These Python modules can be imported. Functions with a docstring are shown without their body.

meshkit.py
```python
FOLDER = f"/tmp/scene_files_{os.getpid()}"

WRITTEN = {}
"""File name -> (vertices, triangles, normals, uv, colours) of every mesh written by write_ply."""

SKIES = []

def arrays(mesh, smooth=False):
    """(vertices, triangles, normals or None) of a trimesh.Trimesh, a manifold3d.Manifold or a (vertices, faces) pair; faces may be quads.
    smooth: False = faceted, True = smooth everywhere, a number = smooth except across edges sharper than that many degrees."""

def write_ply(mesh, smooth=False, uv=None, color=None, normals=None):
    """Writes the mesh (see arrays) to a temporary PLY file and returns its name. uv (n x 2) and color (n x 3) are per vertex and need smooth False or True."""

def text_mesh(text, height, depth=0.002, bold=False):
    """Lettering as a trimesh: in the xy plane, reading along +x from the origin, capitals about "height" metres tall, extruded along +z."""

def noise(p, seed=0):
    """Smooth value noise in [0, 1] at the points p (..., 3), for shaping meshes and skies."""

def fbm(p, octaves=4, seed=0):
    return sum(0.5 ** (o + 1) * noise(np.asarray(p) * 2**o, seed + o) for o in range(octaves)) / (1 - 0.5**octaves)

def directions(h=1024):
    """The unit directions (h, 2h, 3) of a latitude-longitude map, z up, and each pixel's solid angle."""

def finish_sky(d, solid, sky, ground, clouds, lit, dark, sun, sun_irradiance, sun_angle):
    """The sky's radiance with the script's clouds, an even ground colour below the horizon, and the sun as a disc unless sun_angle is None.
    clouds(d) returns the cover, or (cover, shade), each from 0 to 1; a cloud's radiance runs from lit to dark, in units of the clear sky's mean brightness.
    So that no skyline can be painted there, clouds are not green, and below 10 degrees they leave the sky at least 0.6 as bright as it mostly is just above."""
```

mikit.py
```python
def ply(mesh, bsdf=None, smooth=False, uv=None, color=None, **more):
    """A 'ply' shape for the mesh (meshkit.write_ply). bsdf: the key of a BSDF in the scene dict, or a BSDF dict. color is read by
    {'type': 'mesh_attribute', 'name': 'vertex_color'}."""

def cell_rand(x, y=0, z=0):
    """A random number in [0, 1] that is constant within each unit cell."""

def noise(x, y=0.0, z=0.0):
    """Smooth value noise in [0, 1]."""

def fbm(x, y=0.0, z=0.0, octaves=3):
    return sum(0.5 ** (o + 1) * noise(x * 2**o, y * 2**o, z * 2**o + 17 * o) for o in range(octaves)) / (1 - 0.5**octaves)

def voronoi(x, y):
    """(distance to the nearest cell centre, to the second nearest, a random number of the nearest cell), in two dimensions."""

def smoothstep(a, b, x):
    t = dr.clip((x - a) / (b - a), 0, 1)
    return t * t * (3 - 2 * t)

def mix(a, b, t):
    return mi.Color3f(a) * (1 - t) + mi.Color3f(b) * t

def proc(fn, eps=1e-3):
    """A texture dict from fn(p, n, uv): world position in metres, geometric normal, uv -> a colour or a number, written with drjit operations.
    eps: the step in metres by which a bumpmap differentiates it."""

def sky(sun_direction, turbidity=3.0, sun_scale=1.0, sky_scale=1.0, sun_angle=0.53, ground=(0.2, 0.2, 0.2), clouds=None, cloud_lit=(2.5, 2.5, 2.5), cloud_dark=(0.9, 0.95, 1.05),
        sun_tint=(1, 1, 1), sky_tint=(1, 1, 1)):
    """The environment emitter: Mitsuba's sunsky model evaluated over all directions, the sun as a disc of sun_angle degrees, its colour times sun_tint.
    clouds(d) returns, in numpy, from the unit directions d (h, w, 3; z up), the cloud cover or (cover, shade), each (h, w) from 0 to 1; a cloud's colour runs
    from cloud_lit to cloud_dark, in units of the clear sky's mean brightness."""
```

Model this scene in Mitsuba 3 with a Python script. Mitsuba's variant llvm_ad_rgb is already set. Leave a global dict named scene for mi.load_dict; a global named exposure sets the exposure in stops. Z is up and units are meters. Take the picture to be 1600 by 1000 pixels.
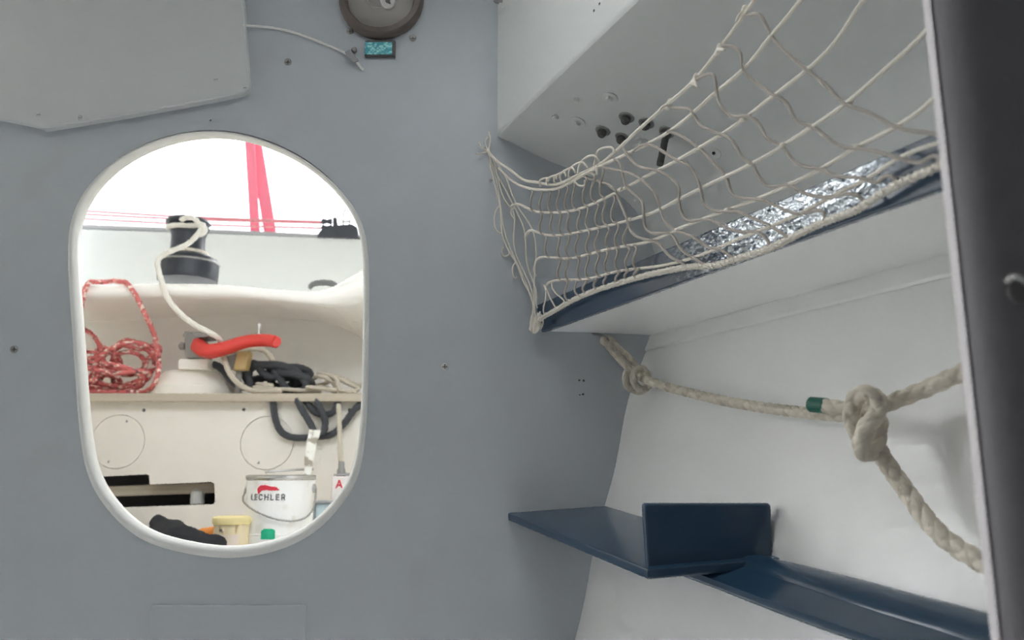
import math, random
import numpy as np, trimesh, drjit as dr, mitsuba as mi, mikit, meshkit
import manifold3d as m3
from shapely.geometry import Polygon, Point, box as sbox
from shapely.ops import unary_union
from scipy.interpolate import CubicSpline, PchipInterpolator
T = mi.ScalarTransform4f
random.seed(7); rng = np.random.default_rng(7)

# ---------------------------------------------------------------- camera, sky, exposure
EYE = np.array([0.0, 0.0, 0.75]); PITCH = math.radians(10.9); F = 1250.0
SN, CS = math.sin(PITCH), math.cos(PITCH)
scene, labels = {'type': 'scene'}, {}
scene['camera'] = {'type': 'thinlens', 'fov': math.degrees(2 * math.atan(800 / F)), 'fov_axis': 'x', 'aperture_radius': 0.0022,
                   'focus_distance': 1.2, 'near_clip': 0.02, 'far_clip': 2000.0,
                   'to_world': T().look_at(origin=EYE.tolist(), target=(EYE + [0, CS, SN]).tolist(), up=[0, 0, 1])}
def overcast(d):
    n = meshkit.fbm(d * 3.0, 4, 3)
    return np.ones(d.shape[:2]), 0.35 * n
scene['sky'] = mikit.sky([-0.35, 0.5, 0.8], turbidity=4, sun_scale=0.0, sky_scale=1.0, clouds=overcast,
                         cloud_lit=(4.6, 4.68, 4.8), cloud_dark=(3.9, 3.98, 4.1), ground=(0.25, 0.27, 0.28))
exposure = 3.6

# ---------------------------------------------------------------- helpers
def ray(px, py):
    u, v = (px - 800) / F, (500 - py) / F
    return np.array([u, CS - v * SN, SN + v * CS])
def onY(px, py, y):
    d = ray(px, py); return EYE + d * (y / d[1])
def onZ(px, py, z):
    d = ray(px, py); return EYE + d * ((z - EYE[2]) / d[2])
def onPlane(px, py, p0, n):
    d = ray(px, py); return EYE + d * (np.dot(np.asarray(p0) - EYE, n) / np.dot(d, n))
D = np.array([0.449, -1.0, 0.0])           # the boat's side runs this way towards the camera
YB, YH = 1.25, 1.285                       # bulkhead; its recessed part beside the hull
SHAPE = {}
def num(base):
    k = SHAPE.get(base, 0); SHAPE[base] = k + 1
    return base if k == 0 else f'{base}_{k:03d}'
def lab(key, label=None, cat=None, group=None, kind=None):
    labels[key] = {a: b for a, b in (('label', label), ('category', cat), ('group', group), ('kind', kind)) if b}
def put(key, mesh, mat, smooth=30, color=None, **more):
    scene[key] = mikit.ply(mesh, 'bsdf_' + mat, smooth=smooth, color=color, **more); return key
def part(holder, name, mesh, mat, smooth=30, label=None, color=None):
    key = num(holder + '__' + name); put(key, mesh, mat, smooth, color)
    if label: lab(key, label)
    return key
def thing(name, label, cat, group=None):
    key = num(name); lab(key, label, cat, group); return key
def struct(name, mesh, mat, smooth=30, label=None):
    put(name, mesh, mat, smooth); lab(name, label, None, None, 'structure'); return name
def cat(ms): return trimesh.util.concatenate(ms)
def tm(m):
    if hasattr(m, 'to_mesh'):
        q = m.to_mesh(); return trimesh.Trimesh(np.array(q.vert_properties)[:, :3], np.array(q.tri_verts), process=False)
    return m
def hullball(pts, r, seg=12):
    s = m3.Manifold.sphere(r, seg)
    return tm(m3.Manifold.batch_hull([s.translate([float(a) for a in p]) for p in pts]))
def rbox(lo, hi, r=0.003, seg=12):
    lo, hi = np.asarray(lo, float) + r, np.asarray(hi, float) - r
    return hullball([[a, b, c] for a in (lo[0], hi[0]) for b in (lo[1], hi[1]) for c in (lo[2], hi[2])], r, seg)
def spl(pts, n=60, closed=False):
    p = np.asarray(pts, float)
    if closed: p = np.vstack([p, p[:1]])
    s = np.concatenate([[0], np.cumsum(np.maximum(np.linalg.norm(np.diff(p, axis=0), axis=1), 1e-6) ** 0.7)])
    c = CubicSpline(s, p, bc_type='periodic' if closed else 'not-a-knot' if len(p) > 3 else 'natural')
    t = np.linspace(0, s[-1], n + 1)[:-1] if closed else np.linspace(0, s[-1], n)
    return c(t)
def resample(p, step):
    p = np.asarray(p, float); s = np.concatenate([[0], np.cumsum(np.linalg.norm(np.diff(p, axis=0), axis=1))])
    n = max(2, int(s[-1] / step) + 1); t = np.linspace(0, s[-1], n)
    return np.stack([np.interp(t, s, p[:, k]) for k in range(p.shape[1])], 1)
def frames(p, closed=False):
    t = np.gradient(p, axis=0) if not closed else np.roll(p, -1, 0) - np.roll(p, 1, 0)
    t /= np.linalg.norm(t, axis=1, keepdims=True) + 1e-12
    a = np.cross(t[0], [0.13, 0.21, 0.97]); a /= np.linalg.norm(a); A = [a]
    for i in range(1, len(p)):
        a = A[-1] - t[i] * np.dot(A[-1], t[i]); a /= np.linalg.norm(a) + 1e-12; A.append(a)
    A = np.array(A); return t, A, np.cross(t, A)
def sweep(p, ring, closed=False, caps=True):
    """ring: (n, sides) radii, or function-free array of radii per path point and side."""
    p = np.asarray(p, float); n = len(p); _, A, B = frames(p, closed); S = ring.shape[1]
    ang = np.arange(S) * 2 * np.pi / S
    v = p[:, None] + ring[..., None] * (np.cos(ang)[None, :, None] * A[:, None] + np.sin(ang)[None, :, None] * B[:, None])
    m = n if closed else n - 1
    i, j = np.meshgrid(np.arange(m), np.arange(S), indexing='ij'); i2 = (i + 1) % n; j2 = (j + 1) % S
    q = np.stack([i * S + j, i * S + j2, i2 * S + j2, i2 * S + j], -1).reshape(-1, 4)
    f = np.vstack([q[:, [0, 1, 2]], q[:, [0, 2, 3]]]); v = v.reshape(-1, 3)
    if caps and not closed:
        v = np.vstack([v, p[:1], p[-1:]]); k = np.arange(S); k2 = (k + 1) % S
        f = np.vstack([f, np.stack([k * 0 + n * S, k2, k], 1), np.stack([k * 0 + n * S + 1, (n - 1) * S + k, (n - 1) * S + k2], 1)])
    return trimesh.Trimesh(v, f, process=False)
def tube(p, r, sides=8, closed=False):
    p = np.asarray(p, float); return sweep(p, np.broadcast_to(np.asarray(r, float).reshape(-1, 1), (len(p), sides)) * 1.0, closed)
def rope(p, R, sides=20, strands=4, pitch=None, amp=0.30, step=None, rough=0.03, tones=False):
    """A braided rope: two families of strands crossing over one another raise and lower its surface; tones gives each visible strand crossing its own yarn tone."""
    p = resample(p, step or R * 0.22); n = len(p); pitch = pitch or R * 3.2
    s = np.concatenate([[0], np.cumsum(np.linalg.norm(np.diff(p, axis=0), axis=1))])[:, None]
    ph = (np.arange(sides) / sides)[None]
    a, b = strands * ph + s / pitch, strands * ph - s / pitch
    over = (np.floor(a) + np.floor(b)) % 2
    fa, fb = a - np.floor(a), b - np.floor(b)
    dome = lambda t: np.clip(4 * t * (1 - t), 0, 1) ** 0.45
    h = np.where(over > 0, dome(fa) * (0.6 + 0.4 * dome(fb)), dome(fb) * (0.6 + 0.4 * dome(fa)))
    ring = R * (1 - amp + amp * h + rough * (rng.random((n, sides)) - 0.5))
    ring[0] *= 0.7; ring[-1] *= 0.7
    m = sweep(p, ring)
    if not tones: return m
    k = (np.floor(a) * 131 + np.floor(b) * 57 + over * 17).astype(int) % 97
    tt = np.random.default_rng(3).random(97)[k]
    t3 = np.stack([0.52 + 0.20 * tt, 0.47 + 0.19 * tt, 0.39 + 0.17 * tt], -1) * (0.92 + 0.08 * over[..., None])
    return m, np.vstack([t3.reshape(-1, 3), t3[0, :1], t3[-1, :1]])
def extrude_y(poly, y0, depth):
    """A polygon in (x, z) as a slab from y0 to y0 + depth."""
    ms = [trimesh.creation.extrude_polygon(g, depth, engine='earcut') for g in getattr(poly, 'geoms', [poly])]
    m = cat(ms); v = m.vertices; w = np.stack([v[:, 0], y0 + v[:, 2], v[:, 1]], 1)
    return trimesh.Trimesh(w, m.faces[:, ::-1], process=False)
def polyY(pix, y): return Polygon([onY(a, b, y)[[0, 2]] for a, b in pix])
def grid(P):
    """P (n, m, 3) -> sheet."""
    n, m = P.shape[:2]; i, j = np.meshgrid(np.arange(n - 1), np.arange(m - 1), indexing='ij')
    a = i * m + j; q = np.stack([a, a + 1, a + m + 1, a + m], -1).reshape(-1, 4)
    return trimesh.Trimesh(P.reshape(-1, 3), np.vstack([q[:, [0, 1, 2]], q[:, [0, 2, 3]]]), process=False)
def lathe(prof, c, axis=(0, 0, 1), n=40):
    prof = np.asarray(prof, float); a = np.arange(n + 1) * 2 * np.pi / n
    P = np.stack([prof[:, 0][:, None] * np.cos(a), prof[:, 0][:, None] * np.sin(a), np.repeat(prof[:, 1][:, None], n + 1, 1)], -1)
    m = grid(P); m.merge_vertices(); m.apply_transform(trimesh.geometry.align_vectors([0, 0, 1], axis)); m.apply_translation(c)
    trimesh.repair.fix_normals(m); return m
def cyl(a, b, r, n=16): return trimesh.creation.cylinder(r, segment=[a, b], sections=n)
def rcyl(c, axis, r, h, bev=0.15, n=20):
    b = bev * h; return lathe([(0, 0), (r, 0), (r, h - b), (r - b, h), (0, h)], c, axis, n)

# ---------------------------------------------------------------- materials
N, FB, SS, MX = mikit.noise, mikit.fbm, mikit.smoothstep, mikit.mix
def principled(col, rough=0.5, metallic=0.0, clear=0.0, spec=0.5, **k):
    c = col if isinstance(col, dict) else {'type': 'rgb', 'value': list(col)}
    r = rough if isinstance(rough, dict) else float(rough)
    return {'type': 'principled', 'base_color': c, 'roughness': r, 'metallic': metallic, 'clearcoat': clear, 'clearcoat_gloss': 0.9, **({'specular': spec} if spec is not None else {}), **k}
def mat(key, b, bump=None, scale=1.0):
    if bump is not None: b = {'type': 'bumpmap', 'arbitrary': mikit.proc(bump), 'scale': scale, 'bsdf': b}
    scene['bsdf_' + key] = {'type': 'twosided', 'bsdf': b}
def plain(key, col, rough=0.5, **k): mat(key, principled(col, rough, **k))
def paint_col(p, n, uv):
    s = FB(p.x * 5, p.y * 5, p.z * 5); d = SS(0.62, 0.8, FB(p.x * 14 + 3, p.y * 14, p.z * 9))
    return MX(MX((0.455, 0.49, 0.52), (0.505, 0.535, 0.56), s), (0.45, 0.46, 0.47), d * 0.35)
mat('paint_bulkhead', principled(mikit.proc(paint_col), 0.42, spec=0.4), lambda p, n, uv: FB(p.x * 40, p.y * 40, p.z * 14) * 0.0008)
def hull_col(p, n, uv):
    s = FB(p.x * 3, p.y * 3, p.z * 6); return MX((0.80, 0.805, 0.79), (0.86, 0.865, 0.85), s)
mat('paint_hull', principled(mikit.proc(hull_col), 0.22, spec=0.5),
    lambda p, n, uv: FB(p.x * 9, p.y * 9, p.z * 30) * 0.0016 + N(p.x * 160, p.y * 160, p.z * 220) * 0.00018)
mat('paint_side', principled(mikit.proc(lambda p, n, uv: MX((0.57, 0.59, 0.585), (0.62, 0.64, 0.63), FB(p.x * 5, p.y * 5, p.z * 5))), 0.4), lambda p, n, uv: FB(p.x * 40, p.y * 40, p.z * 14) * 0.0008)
plain('paint_board', (0.57, 0.59, 0.59), 0.5)
plain('paint_rim', (0.76, 0.76, 0.73), 0.35)
mat('cockpit_white', principled(mikit.proc(lambda p, n, uv: MX((0.74, 0.715, 0.655), (0.79, 0.765, 0.71), FB(p.x * 4, p.y * 4, p.z * 4))), 0.45))
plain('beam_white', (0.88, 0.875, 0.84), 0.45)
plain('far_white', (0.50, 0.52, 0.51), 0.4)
plain('panel_grey', (0.62, 0.63, 0.62), 0.5)
mat('blue_gloss', principled(mikit.proc(lambda p, n, uv: MX((0.015, 0.040, 0.074), (0.026, 0.058, 0.098), FB(p.x * 20, p.y * 6, p.z * 30))), 0.14, clear=0.4),
    lambda p, n, uv: FB(p.x * 30, p.y * 12, p.z * 60) * 0.0008)
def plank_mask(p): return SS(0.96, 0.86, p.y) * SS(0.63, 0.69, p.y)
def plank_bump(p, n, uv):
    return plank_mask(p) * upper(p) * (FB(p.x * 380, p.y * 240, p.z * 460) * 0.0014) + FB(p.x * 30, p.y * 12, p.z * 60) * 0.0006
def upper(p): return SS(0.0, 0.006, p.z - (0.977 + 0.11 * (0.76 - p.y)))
def painted_glint(p): return plank_mask(p) * upper(p) * SS(0.36, 0.62, FB(p.x * 210, p.y * 160, p.z * 300) + 0.16 * SS(0.88, 0.78, p.y) - 0.06)  # bright reflection on the plank, painted in as silver metal colour
mat('blue_resin_glint', principled(mikit.proc(lambda p, n, uv: MX(MX((0.020, 0.046, 0.084), (0.032, 0.062, 0.104), FB(p.x * 20, p.y * 6, p.z * 30)), (0.62, 0.66, 0.68), painted_glint(p) * 0.75)), 0.16, clear=1.0, spec=0.7,
    metallic=mikit.proc(lambda p, n, uv: painted_glint(p) * 0.8)), plank_bump)
plain('frame_dark', (0.125, 0.12, 0.13), 0.55)
plain('frame_edge_lit', (0.60, 0.57, 0.58), 0.4)  # pale colour carries the light along the frame's rounded edge
plain('dark_lining', (0.10, 0.10, 0.11), 0.8)
plain('black', (0.015, 0.016, 0.02), 0.6)
plain('black_plastic', (0.03, 0.034, 0.042), 0.45)
plain('winch_black', (0.020, 0.026, 0.036), 0.4)
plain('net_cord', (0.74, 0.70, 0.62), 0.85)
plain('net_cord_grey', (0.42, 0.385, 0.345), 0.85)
plain('rope_cream', (0.66, 0.61, 0.52), 0.9)
plain('rope_white', (0.74, 0.72, 0.66), 0.9)
plain('rope_dark', (0.055, 0.06, 0.068), 0.85)
plain('rope_grey', (0.16, 0.17, 0.165), 0.85)
plain('rope_beige', (0.50, 0.46, 0.38), 0.85)
plain('tape_green', (0.01, 0.10, 0.07), 0.5)
plain('steel', (0.55, 0.55, 0.54), 0.35, metallic=1.0)
plain('steel_dull', (0.32, 0.32, 0.31), 0.45, metallic=0.6)
plain('steel_dark', (0.10, 0.10, 0.095), 0.5, metallic=0.3)
plain('cast_grey', (0.24, 0.235, 0.22), 0.55)
plain('red_plastic', (0.62, 0.045, 0.035), 0.4)
plain('red_strap', (0.80, 0.20, 0.28), 0.7)  # sky glare mixed into the red, so the colour is pinker
plain('red_line', (0.58, 0.22, 0.25), 0.8)
plain('brass', (0.50, 0.36, 0.16), 0.5)
plain('teal', (0.05, 0.42, 0.48), 0.5)
mat('teal_label', principled(mikit.proc(lambda p, n, uv: MX((0.05, 0.34, 0.40), (0.35, 0.72, 0.72), SS(0.4, 0.65, FB(p.x * 260, p.y * 10, p.z * 300)))), 0.5))
plain('compass_ring', (0.13, 0.105, 0.09), 0.4)
plain('compass_dial', (0.30, 0.285, 0.26), 0.35)
plain('compass_hub', (0.62, 0.61, 0.58), 0.4)
def wood_col(p, n, uv):
    g = FB(p.x * 3, p.y * 30, p.z * 160); return MX((0.36, 0.31, 0.24), (0.56, 0.51, 0.42), g)
mat('wood_weathered', principled(mikit.proc(wood_col), 0.8))
mat('tin_white', principled(mikit.proc(lambda p, n, uv: MX((0.80, 0.81, 0.81), (0.72, 0.70, 0.66), SS(0.6, 0.75, FB(p.x * 30, p.y * 30, p.z * 18)))), 0.3))
plain('logo_red', (0.60, 0.03, 0.06), 0.4)
plain('logo_grey', (0.07, 0.07, 0.075), 0.4)
plain('logo_green', (0.02, 0.40, 0.22), 0.4)
plain('tub_lid', (0.70, 0.60, 0.30), 0.5)
mat('tub_body', principled(mikit.proc(lambda p, n, uv: MX((0.72, 0.62, 0.42), (0.34, 0.20, 0.05), SS(0.60, 0.70, FB(p.x * 50, p.y * 50, p.z * 9)) * SS(0.56, 0.64, p.z))), 0.5))
plain('paper_label', (0.72, 0.62, 0.54), 0.7)
plain('orange', (0.70, 0.25, 0.05), 0.6)
mat('cloth_black', principled((0.010, 0.011, 0.014), 0.8), lambda p, n, uv: FB(p.x * 60, p.y * 60, p.z * 60) * 0.004)
mat('splatter', principled(mikit.proc(lambda p, n, uv: MX((0.36, 0.33, 0.27), (0.80, 0.79, 0.74), SS(0.38, 0.52, FB(p.x * 70, p.y * 70, p.z * 50)))), 0.7))
plain('pale_blue', (0.55, 0.68, 0.74), 0.5)
plain('grey_soft', (0.30, 0.31, 0.32), 0.6)
plain('carton', (0.76, 0.72, 0.70), 0.7)
plain('floor_grey', (0.56, 0.56, 0.55), 0.6)
plain('awning', (0.55, 0.55, 0.53), 0.8)
plain('sea_water', (0.04, 0.07, 0.08), 0.15)
mat('fleck', principled({'type': 'mesh_attribute', 'name': 'vertex_color'}, 0.85))

# ---------------------------------------------------------------- the hull's section, swept along D
deck_px = [(765, 225), (820, 241), (874, 258), (930, 280), (965, 303)]
side_px = [(994, 330), (1014, 366), (1025, 410), (1030, 460), (1022, 515), (1005, 560), (986, 610), (974, 660), (960, 735), (945, 790), (925, 870), (905, 960), (868, 1060), (800, 1170), (700, 1260)]
sec = spl([onY(a, b, YH) for a, b in deck_px + side_px], 140)
iz = np.argmin(np.abs(sec[:, 2] - onY(965, 303, YH)[2]))
side = sec[iz:]; deck = sec[:iz + 1]
_sx = PchipInterpolator(side[::-1, 2], side[::-1, 0], extrapolate=True)
_dz = PchipInterpolator(deck[:, 0], deck[:, 2], extrapolate=True)
def hull_x(y, z, off=0.0): return float(_sx(z)) - off + D[0] * (YH - y)
def _root(f, a, b):
    ls = np.linspace(a, b, 400); fs = np.array([f(l) for l in ls]); k = np.nonzero((fs[:-1] < 0) & (fs[1:] >= 0))[0]
    if not len(k): return ls[np.argmin(np.abs(fs))]
    a, b = ls[k[0]], ls[k[0] + 1]
    for _ in range(40):
        c = (a + b) / 2
        if f(c) < 0: a = c
        else: b = c
    return (a + b) / 2
def onHull(px, py, off=0.0):
    d = ray(px, py); g = lambda l: (EYE + d * l)
    return g(_root(lambda l: g(l)[0] - hull_x(g(l)[1], g(l)[2], off), 0.2, 2.0))
def onDeck(px, py, off=0.0):
    d = ray(px, py); g = lambda l: (EYE + d * l)
    return g(_root(lambda l: g(l)[2] + off - float(_dz(g(l)[0] - D[0] * (YH - g(l)[1]))), 0.2, 2.5))
ts = np.linspace(-0.05, 1.9, 60)
def swept(profile):
    return grid(profile[None] + ts[:, None, None] * D[None, None])
iw = int(np.argmin(np.abs(sec[:, 2] - onY(845, 514, YB + .03)[2])))
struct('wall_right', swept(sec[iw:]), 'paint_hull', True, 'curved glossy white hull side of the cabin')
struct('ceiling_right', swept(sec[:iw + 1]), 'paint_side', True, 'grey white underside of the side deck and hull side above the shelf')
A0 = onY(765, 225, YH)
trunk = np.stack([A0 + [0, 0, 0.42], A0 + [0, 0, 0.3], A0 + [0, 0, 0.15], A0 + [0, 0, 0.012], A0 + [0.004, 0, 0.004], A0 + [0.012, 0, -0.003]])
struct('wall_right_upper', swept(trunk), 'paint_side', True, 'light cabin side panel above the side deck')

# ---------------------------------------------------------------- the bulkhead with its oval opening
open_px = [(330, 210), (400, 221), (470, 253), (525, 300), (555, 347), (565, 400), (566, 500), (564, 600), (558, 690), (545, 742), (515, 787), (478, 820), (430, 842), (360, 853), (290, 845), (232, 827), (190, 795), (155, 745), (140, 690), (131, 600), (124, 500), (118, 400), (122, 345), (139, 305), (178, 262), (245, 225)]
open3 = spl([onY(a, b, YB) for a, b in open_px], 220, True)
hole = Polygon(open3[:, [0, 2]])
fold_px = [(752, -60), (750, 100), (747, 300), (750, 500), (762, 650), (792, 800), (800, 1000), (800, 1250)]
fold = spl([onY(a, b, YB) for a, b in fold_px], 40)
zs = np.linspace(0.0, 1.68, 90)
o = np.argsort(fold[:, 2]); fx = lambda z: np.interp(z, fold[o, 2], fold[o, 0])
LIGHT_PORT = (-2.28, 0.12, -0.93, 1.655)                # unseen second opening further left, added to light the hull side
left = Polygon([(-2.34, 0.0)] + [(float(fx(z)), float(z)) for z in zs] + [(-2.34, 1.68)]).difference(sbox(*LIGHT_PORT).buffer(-.2).buffer(.2))
struct('wall_aft', extrude_y(left.difference(hole.buffer(0.008)), YB, 0.03), 'paint_bulkhead', 20, 'grey white painted bulkhead with an oval opening')
us = np.linspace(0, 1, 30)
P = np.zeros((len(zs), len(us), 3))
for i, z in enumerate(zs):
    x0 = fx(z); x1 = max(hull_x(YH, min(max(z, 0.25), 1.15)) + 0.06, x0 + 0.2)
    xs = x0 + (x1 - x0) * us ** 1.6
    P[i, :, 0] = xs; P[i, :, 1] = YB + (YH - YB) * (lambda t: t * t * (3 - 2 * t))(np.clip((xs - x0) / 0.14, 0, 1)); P[i, :, 2] = z
struct('wall_aft_right', grid(P), 'paint_bulkhead', True, 'recessed bulkhead strip between the opening panel and the hull')
# the rim: an oval bead round the opening
c = open3[:, [0, 2]]; nrm = np.roll(c, -1, 0) - np.roll(c, 1, 0); nrm = np.stack([nrm[:, 1], -nrm[:, 0]], 1); nrm /= np.linalg.norm(nrm, axis=1, keepdims=True)
ctr = c.mean(0); nrm *= np.sign(((c - ctr) * nrm).sum(1))[:, None]
a = np.linspace(0, 2 * np.pi, 17)[:-1]
ringP = np.zeros((221, 17, 3))
for k in range(221):
    q, nn = c[k % 220], nrm[k % 220]
    for j in range(17):
        hw = 0.0065 - 0.0035 * nn[1]; w, dpt = hw * math.cos(a[j % 16]), 0.014 * math.sin(a[j % 16])
        pos = q + nn * (hw + w); ringP[k, j] = [pos[0], YB + 0.009 + dpt, pos[1]]
m = grid(ringP); m.merge_vertices(); trimesh.repair.fix_normals(m)
struct('trim_1', m, 'paint_rim', True, 'rounded white rim round the oval opening')
# the faint raised patch low on the bulkhead
struct('trim_2', rbox([*onY(232, 1001, YB)[[0]], YB - 0.003, onY(232, 1080, YB)[2]], [onY(480, 945, YB)[0], YB + 0.004, onY(480, 945, YB)[2]], 0.002), 'paint_bulkhead', 30, 'faint raised patch low on the bulkhead')

# ---------------------------------------------------------------- the rest of the cabin shell
struct('floor', trimesh.creation.box(bounds=[[-2.34, -0.72, -0.03], [1.3, 1.28, 0.0]]), 'floor_grey', False, 'cabin sole')
struct('wall_left', trimesh.creation.box(bounds=[[-2.34, -0.72, 0], [-2.30, 1.28, 1.7]]), 'paint_hull', False, 'left cabin side')
struct('wall_forward', trimesh.creation.box(bounds=[[-2.34, -0.72, 0], [1.6, -0.68, 1.7]]), 'dark_lining', False, 'dark forward bulkhead behind the viewer')
LIGHT_HATCH = (-0.25, 0.45, 0.10, 0.78)  # unseen hatch, added to let sky light into the cabin
ceil = Polygon([(-2.34, -0.72), (1.5, -0.72), (1.5, 1.28), (-2.34, 1.28)]).difference(sbox(LIGHT_HATCH[0], LIGHT_HATCH[1], LIGHT_HATCH[2], LIGHT_HATCH[3]))
m = trimesh.creation.extrude_polygon(ceil, 0.03, engine='earcut'); m.apply_translation([0, 0, 1.68])
struct('ceiling', m, 'paint_hull', False, 'coachroof with an unseen hatch opening added for light')
# the near ring frame
XF, YF = 0.2535, 0.45
m = hullball([[XF + 0.02, YF - 0.01, z] for z in (0.02, 1.66)] + [[0.9, YF - 0.01, z] for z in (0.02, 1.66)], 0.02, 32)
struct('wall_near', m, 'frame_dark', 30, 'dark frame panel close by at the right edge of the view')
ta = np.radians(np.linspace(95, 186, 24)); q = np.array([[[XF + .02 + .0212 * math.cos(t), YF - .01 + .0212 * math.sin(t), z] for t in ta] for z in (0.0, .55, 1.1, 1.68)])
part('wall_near', 'lit_edge', grid(q), 'frame_edge_lit', True, 'rounded edge of the frame with its light painted pale')


# ---------------------------------------------------------------- the cockpit seen through the opening
YP, YR, YT = 2.62, 2.98, 3.75
def disc(cx, cz, r, n=48): return Point(cx, cz).buffer(r, n)
zplank = onY(350, 627, YP)[2]
panel = sbox(-1.78, 0.42, 0.45, zplank)
cut = polyY([(60, 752), (150, 745), (228, 741), (233, 743), (234, 757), (330, 753), (335, 756), (336, 785), (332, 788), (190, 793), (60, 795)], YP)
hatches = [(184, 690, 41.5), (417, 692, 41.0)]
hs = []
for hx, hy, hr in hatches:
    q = onY(hx, hy, YP); hs.append((q[0], q[2], abs(onY(hx + hr, hy, YP)[0] - q[0])))
p2 = panel.difference(cut)
for x, z, r in hs: p2 = p2.difference(disc(x, z, r + 0.0016))
struct('wall_cockpit', extrude_y(p2, YP, 0.012), 'cockpit_white', False, 'white panel under the cockpit bench')
for x, z, r in hs:
    k = part('wall_cockpit', 'inspection_cover', rcyl([x, YP + 0.012, z], (0, -1, 0), r, 0.0122, 0.08, 64), 'cockpit_white', 30)
    for ang in (70, 250):
        part(k, 'screw', rcyl([x + r * 0.8 * math.cos(math.radians(ang)), YP, z + r * 0.8 * math.sin(math.radians(ang))], (0, -1, 0), 0.004, 0.001), 'grey_soft')
struct('wall_locker', extrude_y(sbox(-1.78, 0.42, 0.45, zplank), YP + 0.3, 0.02), 'black', False, 'dark inside of the locker')
struct('wall_locker_lining', extrude_y(unary_union([disc(x, z, r + 0.02) for x, z, r in hs]), YP + 0.013, 0.004), 'grey_soft', False, 'backing behind the round covers')
struct('floor_locker', trimesh.creation.box(bounds=[[-1.78, YP + 0.012, 0.45], [0.42, YP + 0.3, 0.46]]), 'black', False, 'dark bottom of the locker')
for bx, by in ((225, 641), (381, 640), (546, 641)):
    q = onY(bx, by, YP); part('wall_cockpit', 'bolt_hole', rcyl(q + [0, 0.001, 0], (0, -1, 0), 0.0055, 0.0015), 'dark_lining', 30, 'small dark hole')
struct('floor_cockpit', trimesh.creation.box(bounds=[[-2.4, 1.28, 0.42], [0.42, 4.0, 0.45]]), 'cockpit_white', False, 'cockpit floor')
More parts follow.
